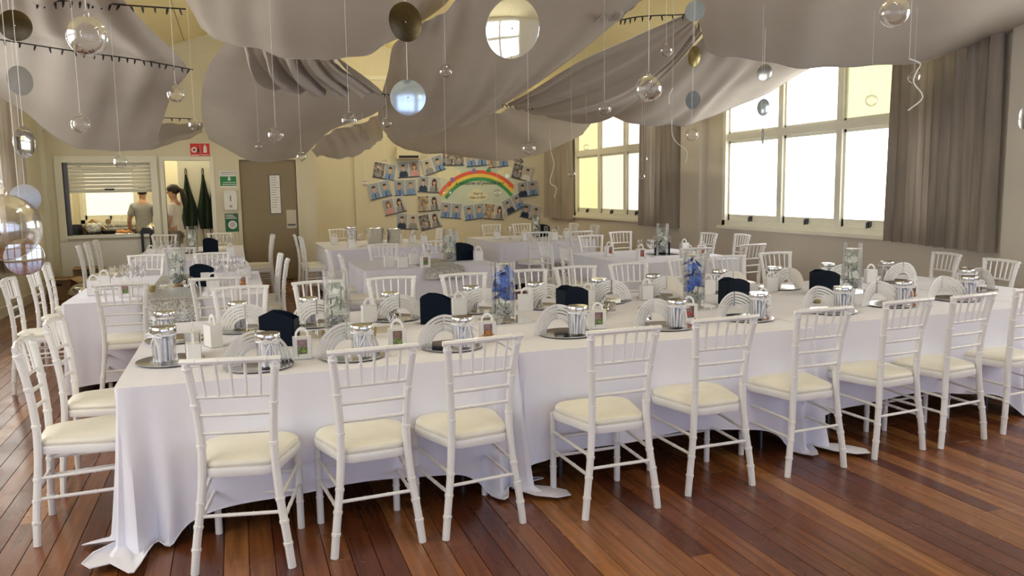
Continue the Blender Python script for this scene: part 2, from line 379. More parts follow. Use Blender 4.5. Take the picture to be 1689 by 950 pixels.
mb = MB().box((XK, YK, 0), (XK + .12, YB, EAVE)); mb.prism([(YK, EAVE), (YB, EAVE), (YB, roofz(XK)), (YK, roofz(XK))], XK, XK + .12, lambda a, b, h: (h, a, b))
struct('wall_partition', mb.mesh('wall_partition', 'wall'))
mb = MB().box((-.2, YK + .12, 0), (-.1, YB, EAVE)); struct('wall_store', mb.mesh('wall_store', 'wall'))
FW = [(-2.6, 0.4), (0.9, 3.6), (4.1, 6.6)]
mb = MB(); wall_y(mb, XL - .25, XR + .25, YF - .25, YF, 0, EAVE, [(a, b, .1, 2.9) for a, b in FW])
mb.prism([(XL - .25, EAVE), (XR + .25, EAVE), (XM, RIDGE + .02)], YF - .25, YF, lambda a, b, h: (a, h, b))
struct('wall_front', mb.mesh('wall_front', 'wall'))
# white lower panel below the hatch
mb = MB().box((HX0 - .12, YK - .015, 0.02), (HX1 + .1, YK - .001, HZ0 - .1)); obj_ = struct('trim_1', mb.mesh('white_dado_panel', 'panel_white'), 'white panel below the serving hatch')
# baseboards
for nm, a, b in (('baseboard_left', (XL, YF, 0), (XL + .02, YK, .14)), ('baseboard_right', (XR - .02, YF, 0), (XR, YB, .14)), ('baseboard_back', (XK + .12, YB - .02, 0), (XR, YB, .14))):
    struct(nm, MB().box(a, b).mesh(nm, 'trim'))
# piers, pipes and mouldings
struct('trim_2', MB().box((XR - .14, 11.05, 0), (XR, 11.62, EAVE)).mesh('pier', 'wall_shade_grey'), 'wall pier between the two windows')
struct('trim_3', MB().box((XR - .10, 5.1, 0), (XR, 5.78, EAVE)).mesh('pier', 'wall_shade_grey'), 'wall pier right of the long curtain')
struct('trim_4', MB().box((XL, YK - .07, 0), (XL + .07, YK, EAVE)).mesh('corner_post', 'trim'), 'cream corner moulding by the hatch')
struct('trim_5', MB().box((XL + .07, YK - .03, 2.72), (XK, YK, 2.78)).mesh('picture_rail', 'trim'))
struct('trim_6', MB().box((XK + .12, YB - .03, 4.02), (XR, YB, 4.10)).mesh('end_wall_rail', 'trim'))
struct('trim_7', MB().box((2.5, YB - .05, 0), (2.66, YB, 3.3)).mesh('wall_batten', 'wall'))
struct('trim_8', MB().box((5.36, YB - .012, 0), (5.375, YB, 1.1)).mesh('wall_joint', 'wall_shade_grey'))

# --- ceiling: raked sheets with open joints
ce = setroot('ceiling', label='raked cream sheet ceiling')
ang = math.atan2(RIDGE - EAVE, XR - XM); slope = math.hypot(RIDGE - EAVE, XR - XM) + .3
mb = MB()
for sgn in (-1, 1):
    a = [(XM, RIDGE + .03), (XM + sgn * (XR - XM + .3), EAVE + .03 - .3 * math.tan(ang)), (XM + sgn * (XR - XM + .3), EAVE + .13 - .3 * math.tan(ang)), (XM, RIDGE + .13)]
    mb.prism(a, YF - .3, YB + .3, lambda p, q, h: (p, h, q))
obj('ceiling_backing', mb.mesh('ceiling_backing', 'trim'), ce)
sw = slope / 4
shm = {}
for sgn in (-1, 1):
    for k in range(4):
        y = YF - .3
        while y < YB + .2:
            mb = MB()
            p = [(XM + sgn * math.cos(ang) * (k * sw + .006), RIDGE - math.sin(ang) * (k * sw + .006)), (XM + sgn * math.cos(ang) * ((k + 1) * sw - .006), RIDGE - math.sin(ang) * ((k + 1) * sw - .006))]
            key = (sgn, k)
            if key not in shm:
                mb.prism([p[0], p[1], (p[1][0], p[1][1] + .02), (p[0][0], p[0][1] + .02)], .006, 2.394, lambda a, b, h: (a, h, b)); shm[key] = mb.mesh('ceiling_sheet', 'ceiling')
            obj('ceiling_sheet', shm[key], ce, loc=(0, y, 0)); y += 2.4
# --- windows
LATCH = None
def window(name, axis, pos, a, b, z0, z1, cols, tz, panes, inward, label, pane_default='pane_w'):
    """axis 'x': window in a wall of constant x=pos running along y; cols = mullion centre positions; tz = transom height"""
    root = setroot(name, label=label)
    d = inward
    def bx(mb, u0, u1, p0, p1, q0, q1):                       # u across the wall, p along, q up
        if axis == 'x': mb.box((min(u0, u1), p0, q0), (max(u0, u1), p1, q1))
        else: mb.box((p0, min(u0, u1), q0), (p1, max(u0, u1), q1))
    o0, o1 = pos + d * .02, pos - d * .12
    mb = MB(); t = .075
    bx(mb, o0, o1, a, b, z0, z0 + t); bx(mb, o0, o1, a, b, z1 - t, z1); bx(mb, o0, o1, a, a + t, z0, z1); bx(mb, o0, o1, b - t, b, z0, z1)
    obj('frame', mb.mesh('frame', 'trim'), root)
    mb = MB(); bx(mb, pos + d * .07, pos - d * .02, a - .06, b + .06, z0 - .045, z0); obj('sill', mb.mesh('sill', 'trim'), root)
    if tz:
        mb = MB(); bx(mb, pos - d * .0, o1, a + t, b - t, tz - .05, tz + .05); obj('transom', mb.mesh('transom', 'trim'), root)
    edges = [a + t] + [c for c in cols] + [b - t]
    for c in cols:
        mb = MB(); bx(mb, pos - d * .005, o1, c - .05, c + .05, z0 + t, z1 - t); obj('mullion', mb.mesh('mullion', 'trim'), root)
    zr = [z0 + t, tz, z1 - t] if tz else [z0 + t, z1 - t]
    for i in range(len(edges) - 1):
        p0 = edges[i] + (.05 if i else 0); p1 = edges[i + 1] - (.05 if i < len(edges) - 2 else 0)
        for j in range(len(zr) - 1):
            q0 = zr[j] + (.05 if j else 0); q1 = zr[j + 1] - (.05 if j < len(zr) - 2 else 0)
            sash = MB(); s = .045 if j else .055
            bx(sash, pos - d * .04, pos - d * .09, p0, p1, q0, q0 + (.09 if j == 0 else .03)); bx(sash, pos - d * .04, pos - d * .09, p0, p1, q1 - s * .7, q1)
            bx(sash, pos - d * .04, pos - d * .09, p0, p0 + s * .6, q0, q1); bx(sash, pos - d * .04, pos - d * .09, p1 - s * .6, p1, q0, q1)
            so = obj('sash', sash.mesh('sash', 'trim'), root)
            pm = MB(); bx(pm, pos - d * .06, pos - d * .068, p0 + .01, p1 - .01, q0 + .02, q1 - .01)
            obj('pane', pm.mesh('pane', panes.get((i, j), pane_default)), so)
            if j == 0:
                lm = MB(); c = (p0 + p1) / 2
                bx(lm, pos - d * .0, pos - d * .05, c - .018, c + .018, q0 + .02, q0 + .075); bx(lm, pos + d * .02, pos - d * .03, c - .01, c + .01, q0 - .01, q0 + .06)
                lo = obj('latch', lm.mesh('latch', 'steel'), so); lo['label'] = 'dark metal sash latch'
    return root
window('window_1', 'x', XR, 6.3, 10.6, WZ0, WZ1, [7.08, 8.15, 9.28], 2.32, {(0, 0): 'pane_w', (0, 1): 'pane_lemon', (1, 1): 'pane_lemon', (3, 1): 'pane_w'}, -1, 'near white framed frosted window, right wall')
window('window_2', 'x', XR, 12.2, 16.25, WZ0, WZ1, [12.95, 13.9, 15.05], 2.32, {(0, 0): 'pane_w', (0, 1): 'pane_w', (1, 0): 'pane_cream2', (1, 1): 'pane_cream2', (2, 0): 'pane_cream', (2, 1): 'pane_cream2', (3, 0): 'pane_yellow', (3, 1): 'pane_yellow'}, -1, 'far frosted window with amber panes, right wall')
window('window_3', 'x', XR, .6, 4.9, WZ0, WZ1, [1.7, 2.75, 3.85], 2.32, {}, -1, 'right wall window beside the camera')
for i, (a, b) in enumerate(LW):
    window('window_%d' % (4 + i), 'x', XL, a, b, WZ0, WZ1, [a + (b - a) / 3, a + 2 * (b - a) / 3], 2.32, {}, 1, 'left wall window', 'pane_left')
for i, (a, b) in enumerate(FW):
    window('window_%d' % (7 + i), 'y', YF, a, b, .1, 2.9, [a + (b - a) / 3, a + 2 * (b - a) / 3], 2.1, {}, 1, 'glazed front of the hall', 'pane_front')
window('window_10', 'y', YB, KW[0], KW[1], KW[2], KW[3], [], None, {}, -1, 'kitchen window', 'pane_k')

# --- curtains
def curtain(label, X, y0, y1, z0, z1, folds, depth, group='window curtains', slant=0.0):
    root = thing('curtain', label, 'curtain', (X, (y0 + y1) / 2, 0), group=group)
    n = folds * 10; P = []
    for k in range(13):
        t = k / 12; row = []
        for i in range(n + 1):
            u = i / n; ph = folds * 2 * PI * u + .9 * math.sin(7 * u + 1.3) + .35 * math.sin(t * 2.5 + u * 9)
            amp = depth * (.75 + .35 * math.sin(13 * u + 2)) * (.8 + .35 * t)
            yy = (y0 - y1) / 2 + (y1 - y0) * u + .012 * math.sin(2 * ph)
            row.append((amp * math.sin(ph), yy, z1 + (z0 + slant * u - z1) * t))
        P.append(row)
    obj('drop', MB().grid(P).mesh('drop', 'curtain', True), root)
    L = (y1 - y0) / 2 + .05
    obj('rod', MB().tube([(0, -L, z1 + .02), (0, L, z1 + .02)], .014).mesh('rod', 'steel', True), root)
    hk = MB().tube([(0, 0, z1 + .02), (0, 0, z1 - .03)], .006, 6).mesh('hook', 'steel')
    for i in range(folds): obj('hook', hk, root, loc=(0, (y0 - y1) / 2 + (y1 - y0) * (i + .5) / folds, 0))
curtain('long taupe curtain at right of near window', XR - .15, 5.86, 7.16, .93, 3.05, 11, .075, slant=.05)
curtain('taupe curtain between the two right hand windows', XR - .15, 11.72, 12.95, .93, 3.05, 8, .07)
curtain('narrow brown curtain beside photo display wall', XR - .12, 16.2, 17.7, .93, 3.05, 7, .07)
curtain('brown curtain at left edge beside kitchen wall', XL + .12, 12.3, 13.75, .6, 3.05, 9, .05)

# --- kitchen hatch, shutter, doors
t = thing('serving_hatch', 'cream framed kitchen serving hatch with half lowered shutter', 'hatch', (0, 0, 0))
fr = MB(); w_ = .11
fr.box((HX0 - w_, YK - .03, HZ1), (HX1 + w_, YK + .1, HZ1 + w_)); fr.box((HX0 - w_, YK - .03, HZ0 - .09), (HX0, YK + .1, HZ1)); fr.box((HX1, YK - .03, HZ0 - .09), (HX1 + w_, YK + .1, HZ1))
obj('frame', fr.mesh('frame', 'trim'), t)
obj('ledge', MB().box((HX0 - .02, YK - .06, HZ0 - .05), (HX1 + .02, YK + .22, HZ0)).mesh('ledge', 'panel_white'), t)
slat = None; z = HZ1; zb = 1.67; n = 8; hh = (HZ1 - zb) / n
for k in range(n):
    sm = MB(); g = .004
    sm.prism([(0, g), (-.012, hh * .25), (-.014, hh * .6), (-.006, hh - g), (.008, hh - g), (.008, g)], HX0 + .07, HX1 - .01, lambda a, b, h: (h, a, b))
    obj('slat', sm.mesh('slat', 'trim'), t, loc=(0, YK + .08, zb + k * hh))
obj('bottom_rail', MB().box((HX0 + .07, YK + .06, zb - .015), (HX1 - .01, YK + .09, zb + .004)).mesh('bottom_rail', 'trim'), t)
o = obj('lock', MB().box((-2.12, YK + .05, zb + .03), (-1.97, YK + .066, zb + .06)).mesh('lock', 'black'), t); o['label'] = 'small black shutter lock'
obj('side_guide', MB().box((HX0, YK + .04, HZ0), (HX0 + .07, YK + .11, HZ1)).mesh('side_guide', 'steel'), t)

mb = MB(); d = .07
mb.box((DX0 - d, YK - .025, 0), (DX0, YK + .13, DZ + d)); mb.box((DX1, YK - .025, 0), (DX1 + d, YK + .13, DZ + d)); mb.box((DX0, YK - .025, DZ), (DX1, YK + .13, DZ + d))
dd = struct('door_2', mb.mesh('door_frame', 'trim'), 'open kitchen doorway with cream frame')
t = setroot('door_1', label='taupe door right of the kitchen doorway')
obj('leaf', MB().box((.105, YK + .03, 0.01), (1.085, YK + .08, 2.205)).mesh('leaf', 'door'), t)
fr = MB(); fr.box((.04, YK - .02, 0), (.10, YK + .12, 2.27)); fr.box((1.09, YK - .02, 0), (1.15, YK + .12, 2.27)); fr.box((.10, YK - .02, 2.21), (1.09, YK + .12, 2.27)); obj('frame', fr.mesh('frame', 'wall'), t)
obj('handle', MB().box((.9, YK + .005, 1.0), (1.04, YK + .03, 1.03)).mesh('handle', 'steel'), t)
obj('push_plate', MB().box((.885, YK + .022, .95), (1.06, YK + .03, 1.29)).mesh('push_plate', 'wall_shade_grey'), t)
t = thing('door_notice', 'tall framed paper notice on the taupe door', 'notice', (.705, YK + .03, 1.58))
obj('backing', MB().box((-.1, -.012, -.36), (.1, -.001, .36)).mesh('backing', 'steel'), t); obj('sheet', MB().box((-.088, -.016, -.345), (.088, -.012, .345)).mesh('sheet', 'white'), t)
mb = MB(); [mb.box((-.07, -.0175, .3 - .045 * i), (.02 + .05 * random.random(), -.016, .3 - .045 * i + .01)) for i in range(13)]; obj('print', mb.mesh('print', 'ph_grey'), t)

# --- signs on the kitchen wall
def text_mesh(s, size, mk, shear=0.0, align='CENTER', extrude=.0008):
    cu = bpy.data.curves.new('txt', 'FONT'); cu.body = s; cu.size = size; cu.shear = shear; cu.align_x = align; cu.align_y = 'CENTER'; cu.extrude = extrude; cu.resolution_u = 2
    to = bpy.data.objects.new('txt', cu); COL.objects.link(to)
    me = bpy.data.meshes.new_from_object(to.evaluated_get(bpy.context.evaluated_depsgraph_get())); bpy.data.objects.remove(to); me.materials.clear(); me.materials.append(M[mk]); me.name = 'lettering'; return me
def lettering(s, size, mk, parent, loc, **k):
    return obj('lettering', text_mesh(s, size, mk, **k), parent, loc=loc, rot=(PI / 2, 0, 0))
t = thing('fire_hose_sign', 'red square fire hose sign above the kitchen doorway', 'sign', (-.62, YK - .001, 2.385), group='red fire signs')
obj('plate', MB().box((-.08, -.006, -.11), (.08, 0, .11)).mesh('plate', 'red'), t)
mb = MB(); mb.lathe([(.05, 0), (.05, .002)], 18); me = mb.mesh('hose_reel', 'white'); obj('hose_reel', me, t, loc=(-.015, -.006, 0), rot=(PI / 2, 0, 0))
obj('hose_core', MB().lathe([(.025, 0), (.025, .002)], 14).mesh('hose_core', 'red'), t, loc=(-.015, -.0085, 0), rot=(PI / 2, 0, 0))
obj('flame', MB().prism([(.03, -.05), (.06, -.04), (.065, .0), (.05, .045), (.045, .01), (.03, .03)], -.008, -.006, lambda a, b, h: (a, h, b)).mesh('flame', 'ink'), t)
obj('caption_bar', MB().box((-.07, -.0075, -.1), (.07, -.006, -.085)).mesh('caption_bar', 'white'), t)
t = thing('fire_extinguisher_sign', 'red square fire extinguisher sign beside the hose sign', 'sign', (-.455, YK - .001, 2.385), group='red fire signs')
obj('plate', MB().box((-.075, -.006, -.11), (.075, 0, .11)).mesh('plate', 'red'), t)
obj('extinguisher_symbol', MB().prism([(-.028, -.05), (.028, -.05), (.028, .05), (.012, .07), (.012, .09), (-.012, .09), (-.012, .07), (-.028, .05)], -.008, -.006, lambda a, b, h: (a, h, b)).mesh('extinguisher_symbol', 'white'), t)
obj('caption_bar', MB().box((-.06, -.0075, -.095), (.06, -.006, -.083)).mesh('caption_bar', 'white'), t)
t = thing('first_aid_sign', 'green and white sign with white down arrow', 'sign', (-.08, YK - .001, 1.85))
obj('plate', MB().box((-.16, -.006, -.14), (.16, 0, .16)).mesh('plate', 'white'), t)
obj('green_field', MB().box((-.155, -.008, -.105), (.155, -.006, .065)).mesh('green_field', 'green'), t)
obj('arrow', MB().prism([(-.015, .06), (.015, .06), (.015, .02), (.035, .02), (0, -.02), (-.035, .02), (-.015, .02)], -.0095, -.008, lambda a, b, h: (a, h, b)).mesh('arrow', 'white'), t)
obj('caption_bar', MB().box((-.11, -.0095, -.05), (.11, -.008, -.04)).box((-.12, -.0095, -.085), (.12, -.008, -.075)).mesh('caption_bar', 'white'), t)
obj('small_print', MB().box((-.14, -.0075, .125), (.14, -.006, .14)).box((-.13, -.0075, .095), (.13, -.006, .105)).mesh('small_print', 'ph_grey'), t)
t = thing('soap_dispenser', 'white wall dispenser between the two green signs', 'dispenser', (-.075, YK - .001, 1.49))
mb = MB(); mb.prism([(-.1, -.17), (.1, -.17), (.11, -.1), (.11, .13), (.09, .17), (-.09, .17), (-.11, .13), (-.11, -.1)], -.1, 0, lambda a, b, h: (a, h, b)); obj('body', mb.mesh('body', 'white'), t)
obj('level_slot', MB().box((-.008, -.103, -.02), (.008, -.1, .08)).mesh('level_slot', 'steel'), t); obj('nozzle', MB().box((-.02, -.105, -.13), (.02, -.1, -.09)).mesh('nozzle', 'ph_grey'), t)
t = thing('green_poster', 'dark green poster with pale round emblem below dispenser', 'poster', (-.065, YK - .001, 1.085))
obj('sheet', MB().box((-.125, -.004, -.165), (.125, 0, .165)).mesh('sheet', 'green_dark'), t)
obj('emblem', MB().lathe([(.075, 0), (.075, .002)], 24).mesh('emblem', 'white'), t, loc=(0, -.004, -.04), rot=(PI / 2, 0, 0))
obj('emblem_ring', MB().lathe([(.055, 0), (.055, .001)], 20).mesh('emblem_ring', 'ph_bg2'), t, loc=(0, -.006, -.04), rot=(PI / 2, 0, 0))
mb = MB(); [mb.box((-.11, -.0055, .13 - .028 * i), (.02 + .03 * i, -.004, .142 - .028 * i)) for i in range(3)]; obj('caption_lines', mb.mesh('caption_lines', 'white'), t)
t = thing('wall_vent', 'black slotted air conditioner unit high on photo wall', 'air conditioner', (3.69, YB - .001, 2.37))
obj('housing', MB().box((-.26, -.16, -.06), (.26, 0, .2)).mesh('housing', 'wall'), t); obj('slot', MB().box((-.22, -.165, -.045), (.22, -.16, .01)).mesh('slot', 'black'), t)

# --- batten lamps under the ridge, above the drapes, plus unseen ones added to brighten the kitchen
def batten(x, y, z, lab):
    t = thing('ceiling_light', lab, 'lamp', (x, y, z), group='batten lamps above the drapes')
    obj('housing', MB().box((-.03, -.66, .055), (.03, .66, .11)).box((-.05, -.66, -.05), (.05, -.63, .06)).box((-.05, .63, -.05), (.05, .66, .06)).mesh('housing', 'white'), t)
    obj('diffuser', MB().tube([(0, -.62, 0), (0, .62, 0)], .05, 14).mesh('diffuser', 'lamp', True), t)
    for s in (-1, 1): obj('rod', MB().tube([(0, s * .5, .11), (0, s * .5, max(.12, min(roofz(x), 9) - z))], .006, 6).mesh('rod', 'steel'), t)
for y, lab in ((1.5, 'batten lamp nearest the camera'), (5.0, 'batten lamp above the long table'), (8.6, 'batten lamp above the first drapes'), (12.2, 'batten lamp above the far drapes'), (16.2, 'batten lamp nearest the photo wall')):
    batten(XM, y, 4.35, lab)
batten(4.6, 16.3, 3.75, 'batten lamp high over right photo wall table'); batten(-2.0, 16.8, 3.1, 'added batten lamp brightening the kitchen behind the hatch'); batten(-.65, 17.3, 3.1, 'added batten lamp brightening the kitchen doorway')

# ================================================================ PHOTO WALL
def ellipse(cx, cz, rx, rz, n=14, a0=0, a1=2 * PI):
    return [(cx + rx * math.cos(a0 + (a1 - a0) * i / n), cz + rz * math.sin(a0 + (a1 - a0) * i / n)) for i in range(n)]
PFLAT = lambda a, b, h: (a, h, b)
PMATS = ['ph_bg', 'ph_hair', 'ph_skin', 'ph_blue', 'ph_navy', 'ph_grey', 'ph_hair2', 'ph_pink', 'ph_dark', 'ph_sepia', 'ph_bg2', 'white']
def portrait(kind, cx, w, h, y):
    """one printed head-and-shoulders portrait, flat print on the card"""
    mb = MB(); hs = w / .25
    def pr(m, pts, d): mb.m = m; mb.prism(pts, y - d, y - d - .0006, PFLAT)
    bgm = 10 if kind in ('grey', 'long', 'white') else 0
    if kind == 'dark': bgm = 8
    if kind == 'sepia': bgm = 9
    pr(bgm, [(cx - w / 2, -h / 2), (cx + w / 2, -h / 2), (cx + w / 2, h / 2), (cx - w / 2, h / 2)], .0006)
    if kind == 'dark' or kind == 'sepia':
        for k in range(5):
            a = random.uniform(-.35, .35) * w; b = random.uniform(-.3, .3) * h
            pr(2 if k % 2 else 5, ellipse(cx + a, b, .03, .035, 10), .0014 + .0002 * k)
        pr(5, ellipse(cx, -h * .32, w * .3, h * .12, 10), .003)
    else:
        hair = 6 if kind in ('brown', 'girl') else 1; top = {'blue': 3, 'brown': 3, 'navy': 4, 'grey': 5, 'long': 5, 'girl': 7, 'white': 11}[kind]
        if kind in ('long', 'girl'): pr(hair, ellipse(cx, .035, .062 * hs, .10, 14), .0014)
        pr(top, [(cx - .10 * hs, -h / 2 + .002), (cx + .10 * hs, -h / 2 + .002), (cx + .098 * hs, -.09), (cx + .07 * hs, -.045), (cx + .03 * hs, -.03), (cx - .03 * hs, -.03), (cx - .07 * hs, -.045), (cx - .098 * hs, -.09)], .002)
        pr(2, [(cx - .018 * hs, -.05), (cx + .018 * hs, -.05), (cx + .018 * hs, .01), (cx - .018 * hs, .01)], .0026)
        pr(2, ellipse(cx, .045, .040 * hs, .052, 14), .0032)
        pr(hair, ellipse(cx, .066, .045 * hs, .045, 14, 0, PI + .3), .0038)
        pr(1, [(cx - .022 * hs, .044), (cx - .010 * hs, .044), (cx - .010 * hs, .050), (cx - .022 * hs, .050)], .0044)
        pr(1, [(cx + .010 * hs, .044), (cx + .022 * hs, .044), (cx + .022 * hs, .050), (cx + .010 * hs, .050)], .0044)
        if kind in ('blue', 'navy'): pr(4, [(cx - .010 * hs, -h / 2 + .004), (cx + .012 * hs, -h / 2 + .004), (cx + .009 * hs, -.05), (cx - .009 * hs, -.05)], .0044)
        if kind == 'long': pr(1, [(cx + .035 * hs, -h / 2 + .01), (cx + .06 * hs, -h / 2 + .01), (cx + .06 * hs, .02), (cx + .035 * hs, .03)], .005)
    return mb.mesh('portrait', PMATS)
CARDS = [  # px, py, tilt (deg, ccw), left portrait, right portrait, label
 (634, 282, -10, 'dark', 'blue', 'tilted photo pair, dark snapshot and blue shirt, top left'),
 (674, 279, 3, 'navy', 'girl', 'photo pair of dark blazer and red-haired figure, top row'),
 (714, 272, 18, 'grey', 'blue', 'steeply tilted photo pair nearest the top left of rainbow'),
 (626, 313, 12, 'blue', 'blue', 'leftmost photo pair, two blue shirts, tilted upward'),
 (668, 309, 2, 'blue', 'brown', 'photo pair of two blue shirts, one with brown hair'),
 (707, 304, -4, 'navy', 'long', 'photo pair of navy jumper and long-haired figure beside rainbow end'),
 (650, 339, 12, 'girl', 'long', 'photo pair with pink top, third row left'),
 (707, 335, 3, 'sepia', 'long', 'photo pair with brown group snapshot, third row'),
 (672, 365, -3, 'navy', 'grey', 'lowest left photo pair with navy jumper and grey top'),
 (709, 364, 12, 'dark', 'long', 'lowest photo pair with dark group snapshot'),
 (747, 260, 1, 'dark', 'dark', 'photo pair half hidden by drape above the left cloud'),
 (785, 261, 5, 'blue', 'blue', 'photo pair of blue shirts above top of rainbow'),
 (821, 263, 5, 'sepia', 'blue', 'photo pair with dark snapshot above right of rainbow'),
 (853, 262, -52, 'dark', 'dark', 'steeply turned dark snapshot card at upper right'),
 (861, 284, -14, 'dark', 'white', 'tilted photo pair with leafy group snapshot, upper right'),
 (870, 311, 6, 'navy', 'blue', 'rightmost photo pair at the height of the lettering'),
 (744, 347, -6, 'blue', 'blue', 'photo pair of blue shirts below left end of rainbow'),
 (782, 349, 6, 'blue', 'brown', 'photo pair below the written cloud'),
 (815, 349, -5, 'sepia', 'long', 'photo pair with sandy outdoor snapshot below rainbow'),
 (846, 336, 25, 'navy', 'blue', 'upward tilted photo pair below right end of rainbow'),
 (875, 349, -14, 'navy', 'grey', 'lowest right photo pair with fair hair and grey top')]
for i, (px, py, a, l, r, lab) in enumerate(CARDS):
    c = at_y(px, py, YB); W, H = .50, .355
    t = thing('photo_card', lab, 'photo', (c.x, YB - .006 - .0062 * (i % 4), c.z), group='photo cards on the end wall')
    t.rotation_euler = (0, -math.radians(a), 0)
    if i == 13: t.scale = (.62, 1, .5)
    obj('card', MB().box((-W / 2, -.001, -H / 2), (W / 2, .0, H / 2)).mesh('card', 'white'), t)
    obj('portrait', portrait(l, -W / 4, W / 2 - .012, H - .025, -.001), t); obj('portrait', portrait(r, W / 4, W / 2 - .012, H - .025, -.001), t)
    obj('bottom_edge', MB().box((-W / 2, -.003, -H / 2 - .006), (W / 2, .0, -H / 2 + .012)).mesh('bottom_edge', 'ph_navy'), t)
# rainbow poster
t = thing('rainbow_poster', 'large pale green poster with paper rainbow and written cloud', 'poster', (5.33, YB - .001, 1.68))
obj('sheet', MB().prism([(-.9, -.55), (.86, -.55), (.86, .42), (.62, .55), (-.35, .55), (-.9, .30)], -.003, 0, PFLAT).mesh('sheet', 'poster'), t)
def arc_band(r0, r1, m, d, nm):
    n = 40; cx, cz = 0.02, -.80
    a0, a1 = math.radians(30), math.radians(146)
    pts = []
    for k in range(n + 1):
        a = a0 + (a1 - a0) * k / n; pts.append((a, r0, r1))
    P = [[], []]
    mb = MB(); f = lambda a, r: (cx + r * 1.0 * math.cos(a), cz + r * math.sin(a))
    for k in range(n):
        q = [f(pts[k][0], r1), f(pts[k + 1][0], r1), f(pts[k + 1][0], r0), f(pts[k][0], r0)]
        q = [(min(max(x, -.94), .86), z) for x, z in q]
        if abs(q[0][0] - q[1][0]) < 1e-5: continue
        mb.prism(q, -d, -.003, PFLAT)
    o = obj(nm, mb.mesh(nm, m), t); o['label'] = nm.replace('_', ' ')
arc_band(1.09, 1.17, 'r_red', .008, 'red_band'); arc_band(1.01, 1.09, 'r_yellow', .007, 'yellow_band'); arc_band(.93, 1.01, 'r_green', .006, 'green_band')
def cloud(cx, cz, s, d=.006):
    mb = MB()
    for (a, b, r) in ((-.16, -.03, .09), (0, .02, .13), (.16, -.03, .09), (.0, -.06, .12)): mb.prism(ellipse(cx + a * s, cz + b * s, r * s * 1.15, r * s, 18), -d - r * .004, -.003, PFLAT)
    o = obj('cloud', mb.mesh('cloud', 'cloud'), t); o['label'] = 'cream paper cloud'
cloud(-.03, -.20, .95); cloud(-.70, .33, 1.1); cloud(.70, .33, .9)
for (x, z, k) in ((-.1, .36, 'violet'), (-.62, .16, 'violet'), (.70, .23, 'blue_mirror'), (-.70, .06, 'r_red'), (.78, .02, 'r_red'), (.25, .36, 'r_green')):
    mb = MB()
    for q in range(5): mb.prism(ellipse(x + .03 * math.cos(q * 1.257), z + .03 * math.sin(q * 1.257), .026, .026, 8), -.011 - q * .0002, -.008, PFLAT)
    obj('paper_flower', mb.mesh('paper_flower', k), t)
lettering('a rainbow of possibilities', .118, 'ink', t, (.03, -.0095, .075), shear=.35)
lettering('Year 6', .085, 'ink', t, (-.03, -.0095, -.165), shear=.35); lettering('Class of 2021', .075, 'ink', t, (-.03, -.0095, -.255), shear=.35)

# ================================================================ KITCHEN BEYOND THE HATCH
t = thing('kitchen_bench', 'pale kitchen bench directly behind the hatch', 'bench', (0, 0, 0))
obj('top', MB().box((XL + .02, YK + .13, .86), (-1.32, YK + .8, .90)).mesh('top', 'steel'), t); obj('carcass', MB().box((XL + .02, YK + .2, 0), (-1.32, YK + .75, .86)).mesh('carcass', 'panel_white'), t)
t = thing('sink_bench', 'bench below the kitchen window', 'bench', (0, 0, 0))
obj('top', MB().box((XL + .02, YB - .6, .90), (-1.25, YB - .01, .94)).mesh('top', 'steel'), t); obj('carcass', MB().box((XL + .02, YB - .55, 0), (-1.25, YB - .01, .90)).mesh('carcass', 'panel_white'), t)
def kit(px, py, Y=15.95, z=.90):
    p = at_y(px, py, Y); return (p.x, Y, z)
c = kit(122, 384); t = thing('stock_pot', 'black cooking pot at left of the hatch', 'pot', c)
obj('body', MB().lathe([(.13, 0), (.14, .02), (.14, .20), (.145, .205), (.135, .205), (.13, .03), (0.001, .02)], 24).mesh('body', 'steelpan', True), t)
obj('handle', MB().tube([(-.14, 0, .16), (-.19, 0, .17), (-.19, .03, .17), (-.14, .04, .16)], .009).mesh('handle', 'steelpan'), t)
c = kit(155, 383, 15.9); t = thing('glass_bowl', 'clear glass bowl heaped with white bread rolls', 'bowl', c)
obj('bowl', MB().lathe([(.06, 0), (.12, .05), (.17, .15), (.175, .15), (.125, .045), (.05, .008)], 24, cap1=False).mesh('bowl', 'glass', True), t)
mb = MB()
for k in range(16): a = k * 2.4; r = .11 * math.sqrt((k % 8) / 8); mb.sphere((r * math.cos(a), r * math.sin(a), .10 + .07 * (k // 8) + .02 * random.random()), .05, 10, 7)
o = obj('bread_rolls', mb.mesh('bread_rolls', 'white_petal', True), t); o['kind'] = 'stuff'
c = kit(180, 384, 15.9); t = thing('black_bowl', 'small black bowl with spoon beside glass bowl', 'bowl', c)
obj('body', MB().lathe([(.06, 0), (.10, .03), (.12, .09), (.11, .09), (.05, .02)], 20).mesh('body', 'steelpan', True), t); obj('spoon', MB().tube([(-.02, 0, .05), (.0, 0, .22)], .008).sphere((.0, 0, .25), .05, 10, 6, (1, .3, 1)).mesh('spoon', 'cardboard', True), t)
c = kit(203, 384, 15.9); t = thing('food_platter', 'oval platter of orange sliced food', 'platter', c)
obj('dish', MB().lathe([(.10, 0), (.17, .03), (.165, .035), (.08, .01)], 24).mesh('dish', 'silver', True), t)
mb = MB()
for k in range(22): a = k * 2.4; r = .12 * math.sqrt(k / 22); mb.sphere((r * math.cos(a), r * math.sin(a), .05 + .03 * random.random()), .035, 8, 5, (1, .8, .6))
o = obj('orange_slices', mb.mesh('orange_slices', 'candy_orange', True), t); o['kind'] = 'stuff'
c = kit(158, 372, 16.5); t = thing('paper_bag', 'crumpled brown paper bag on the kitchen bench', 'bag', (c[0], 16.1, .90))
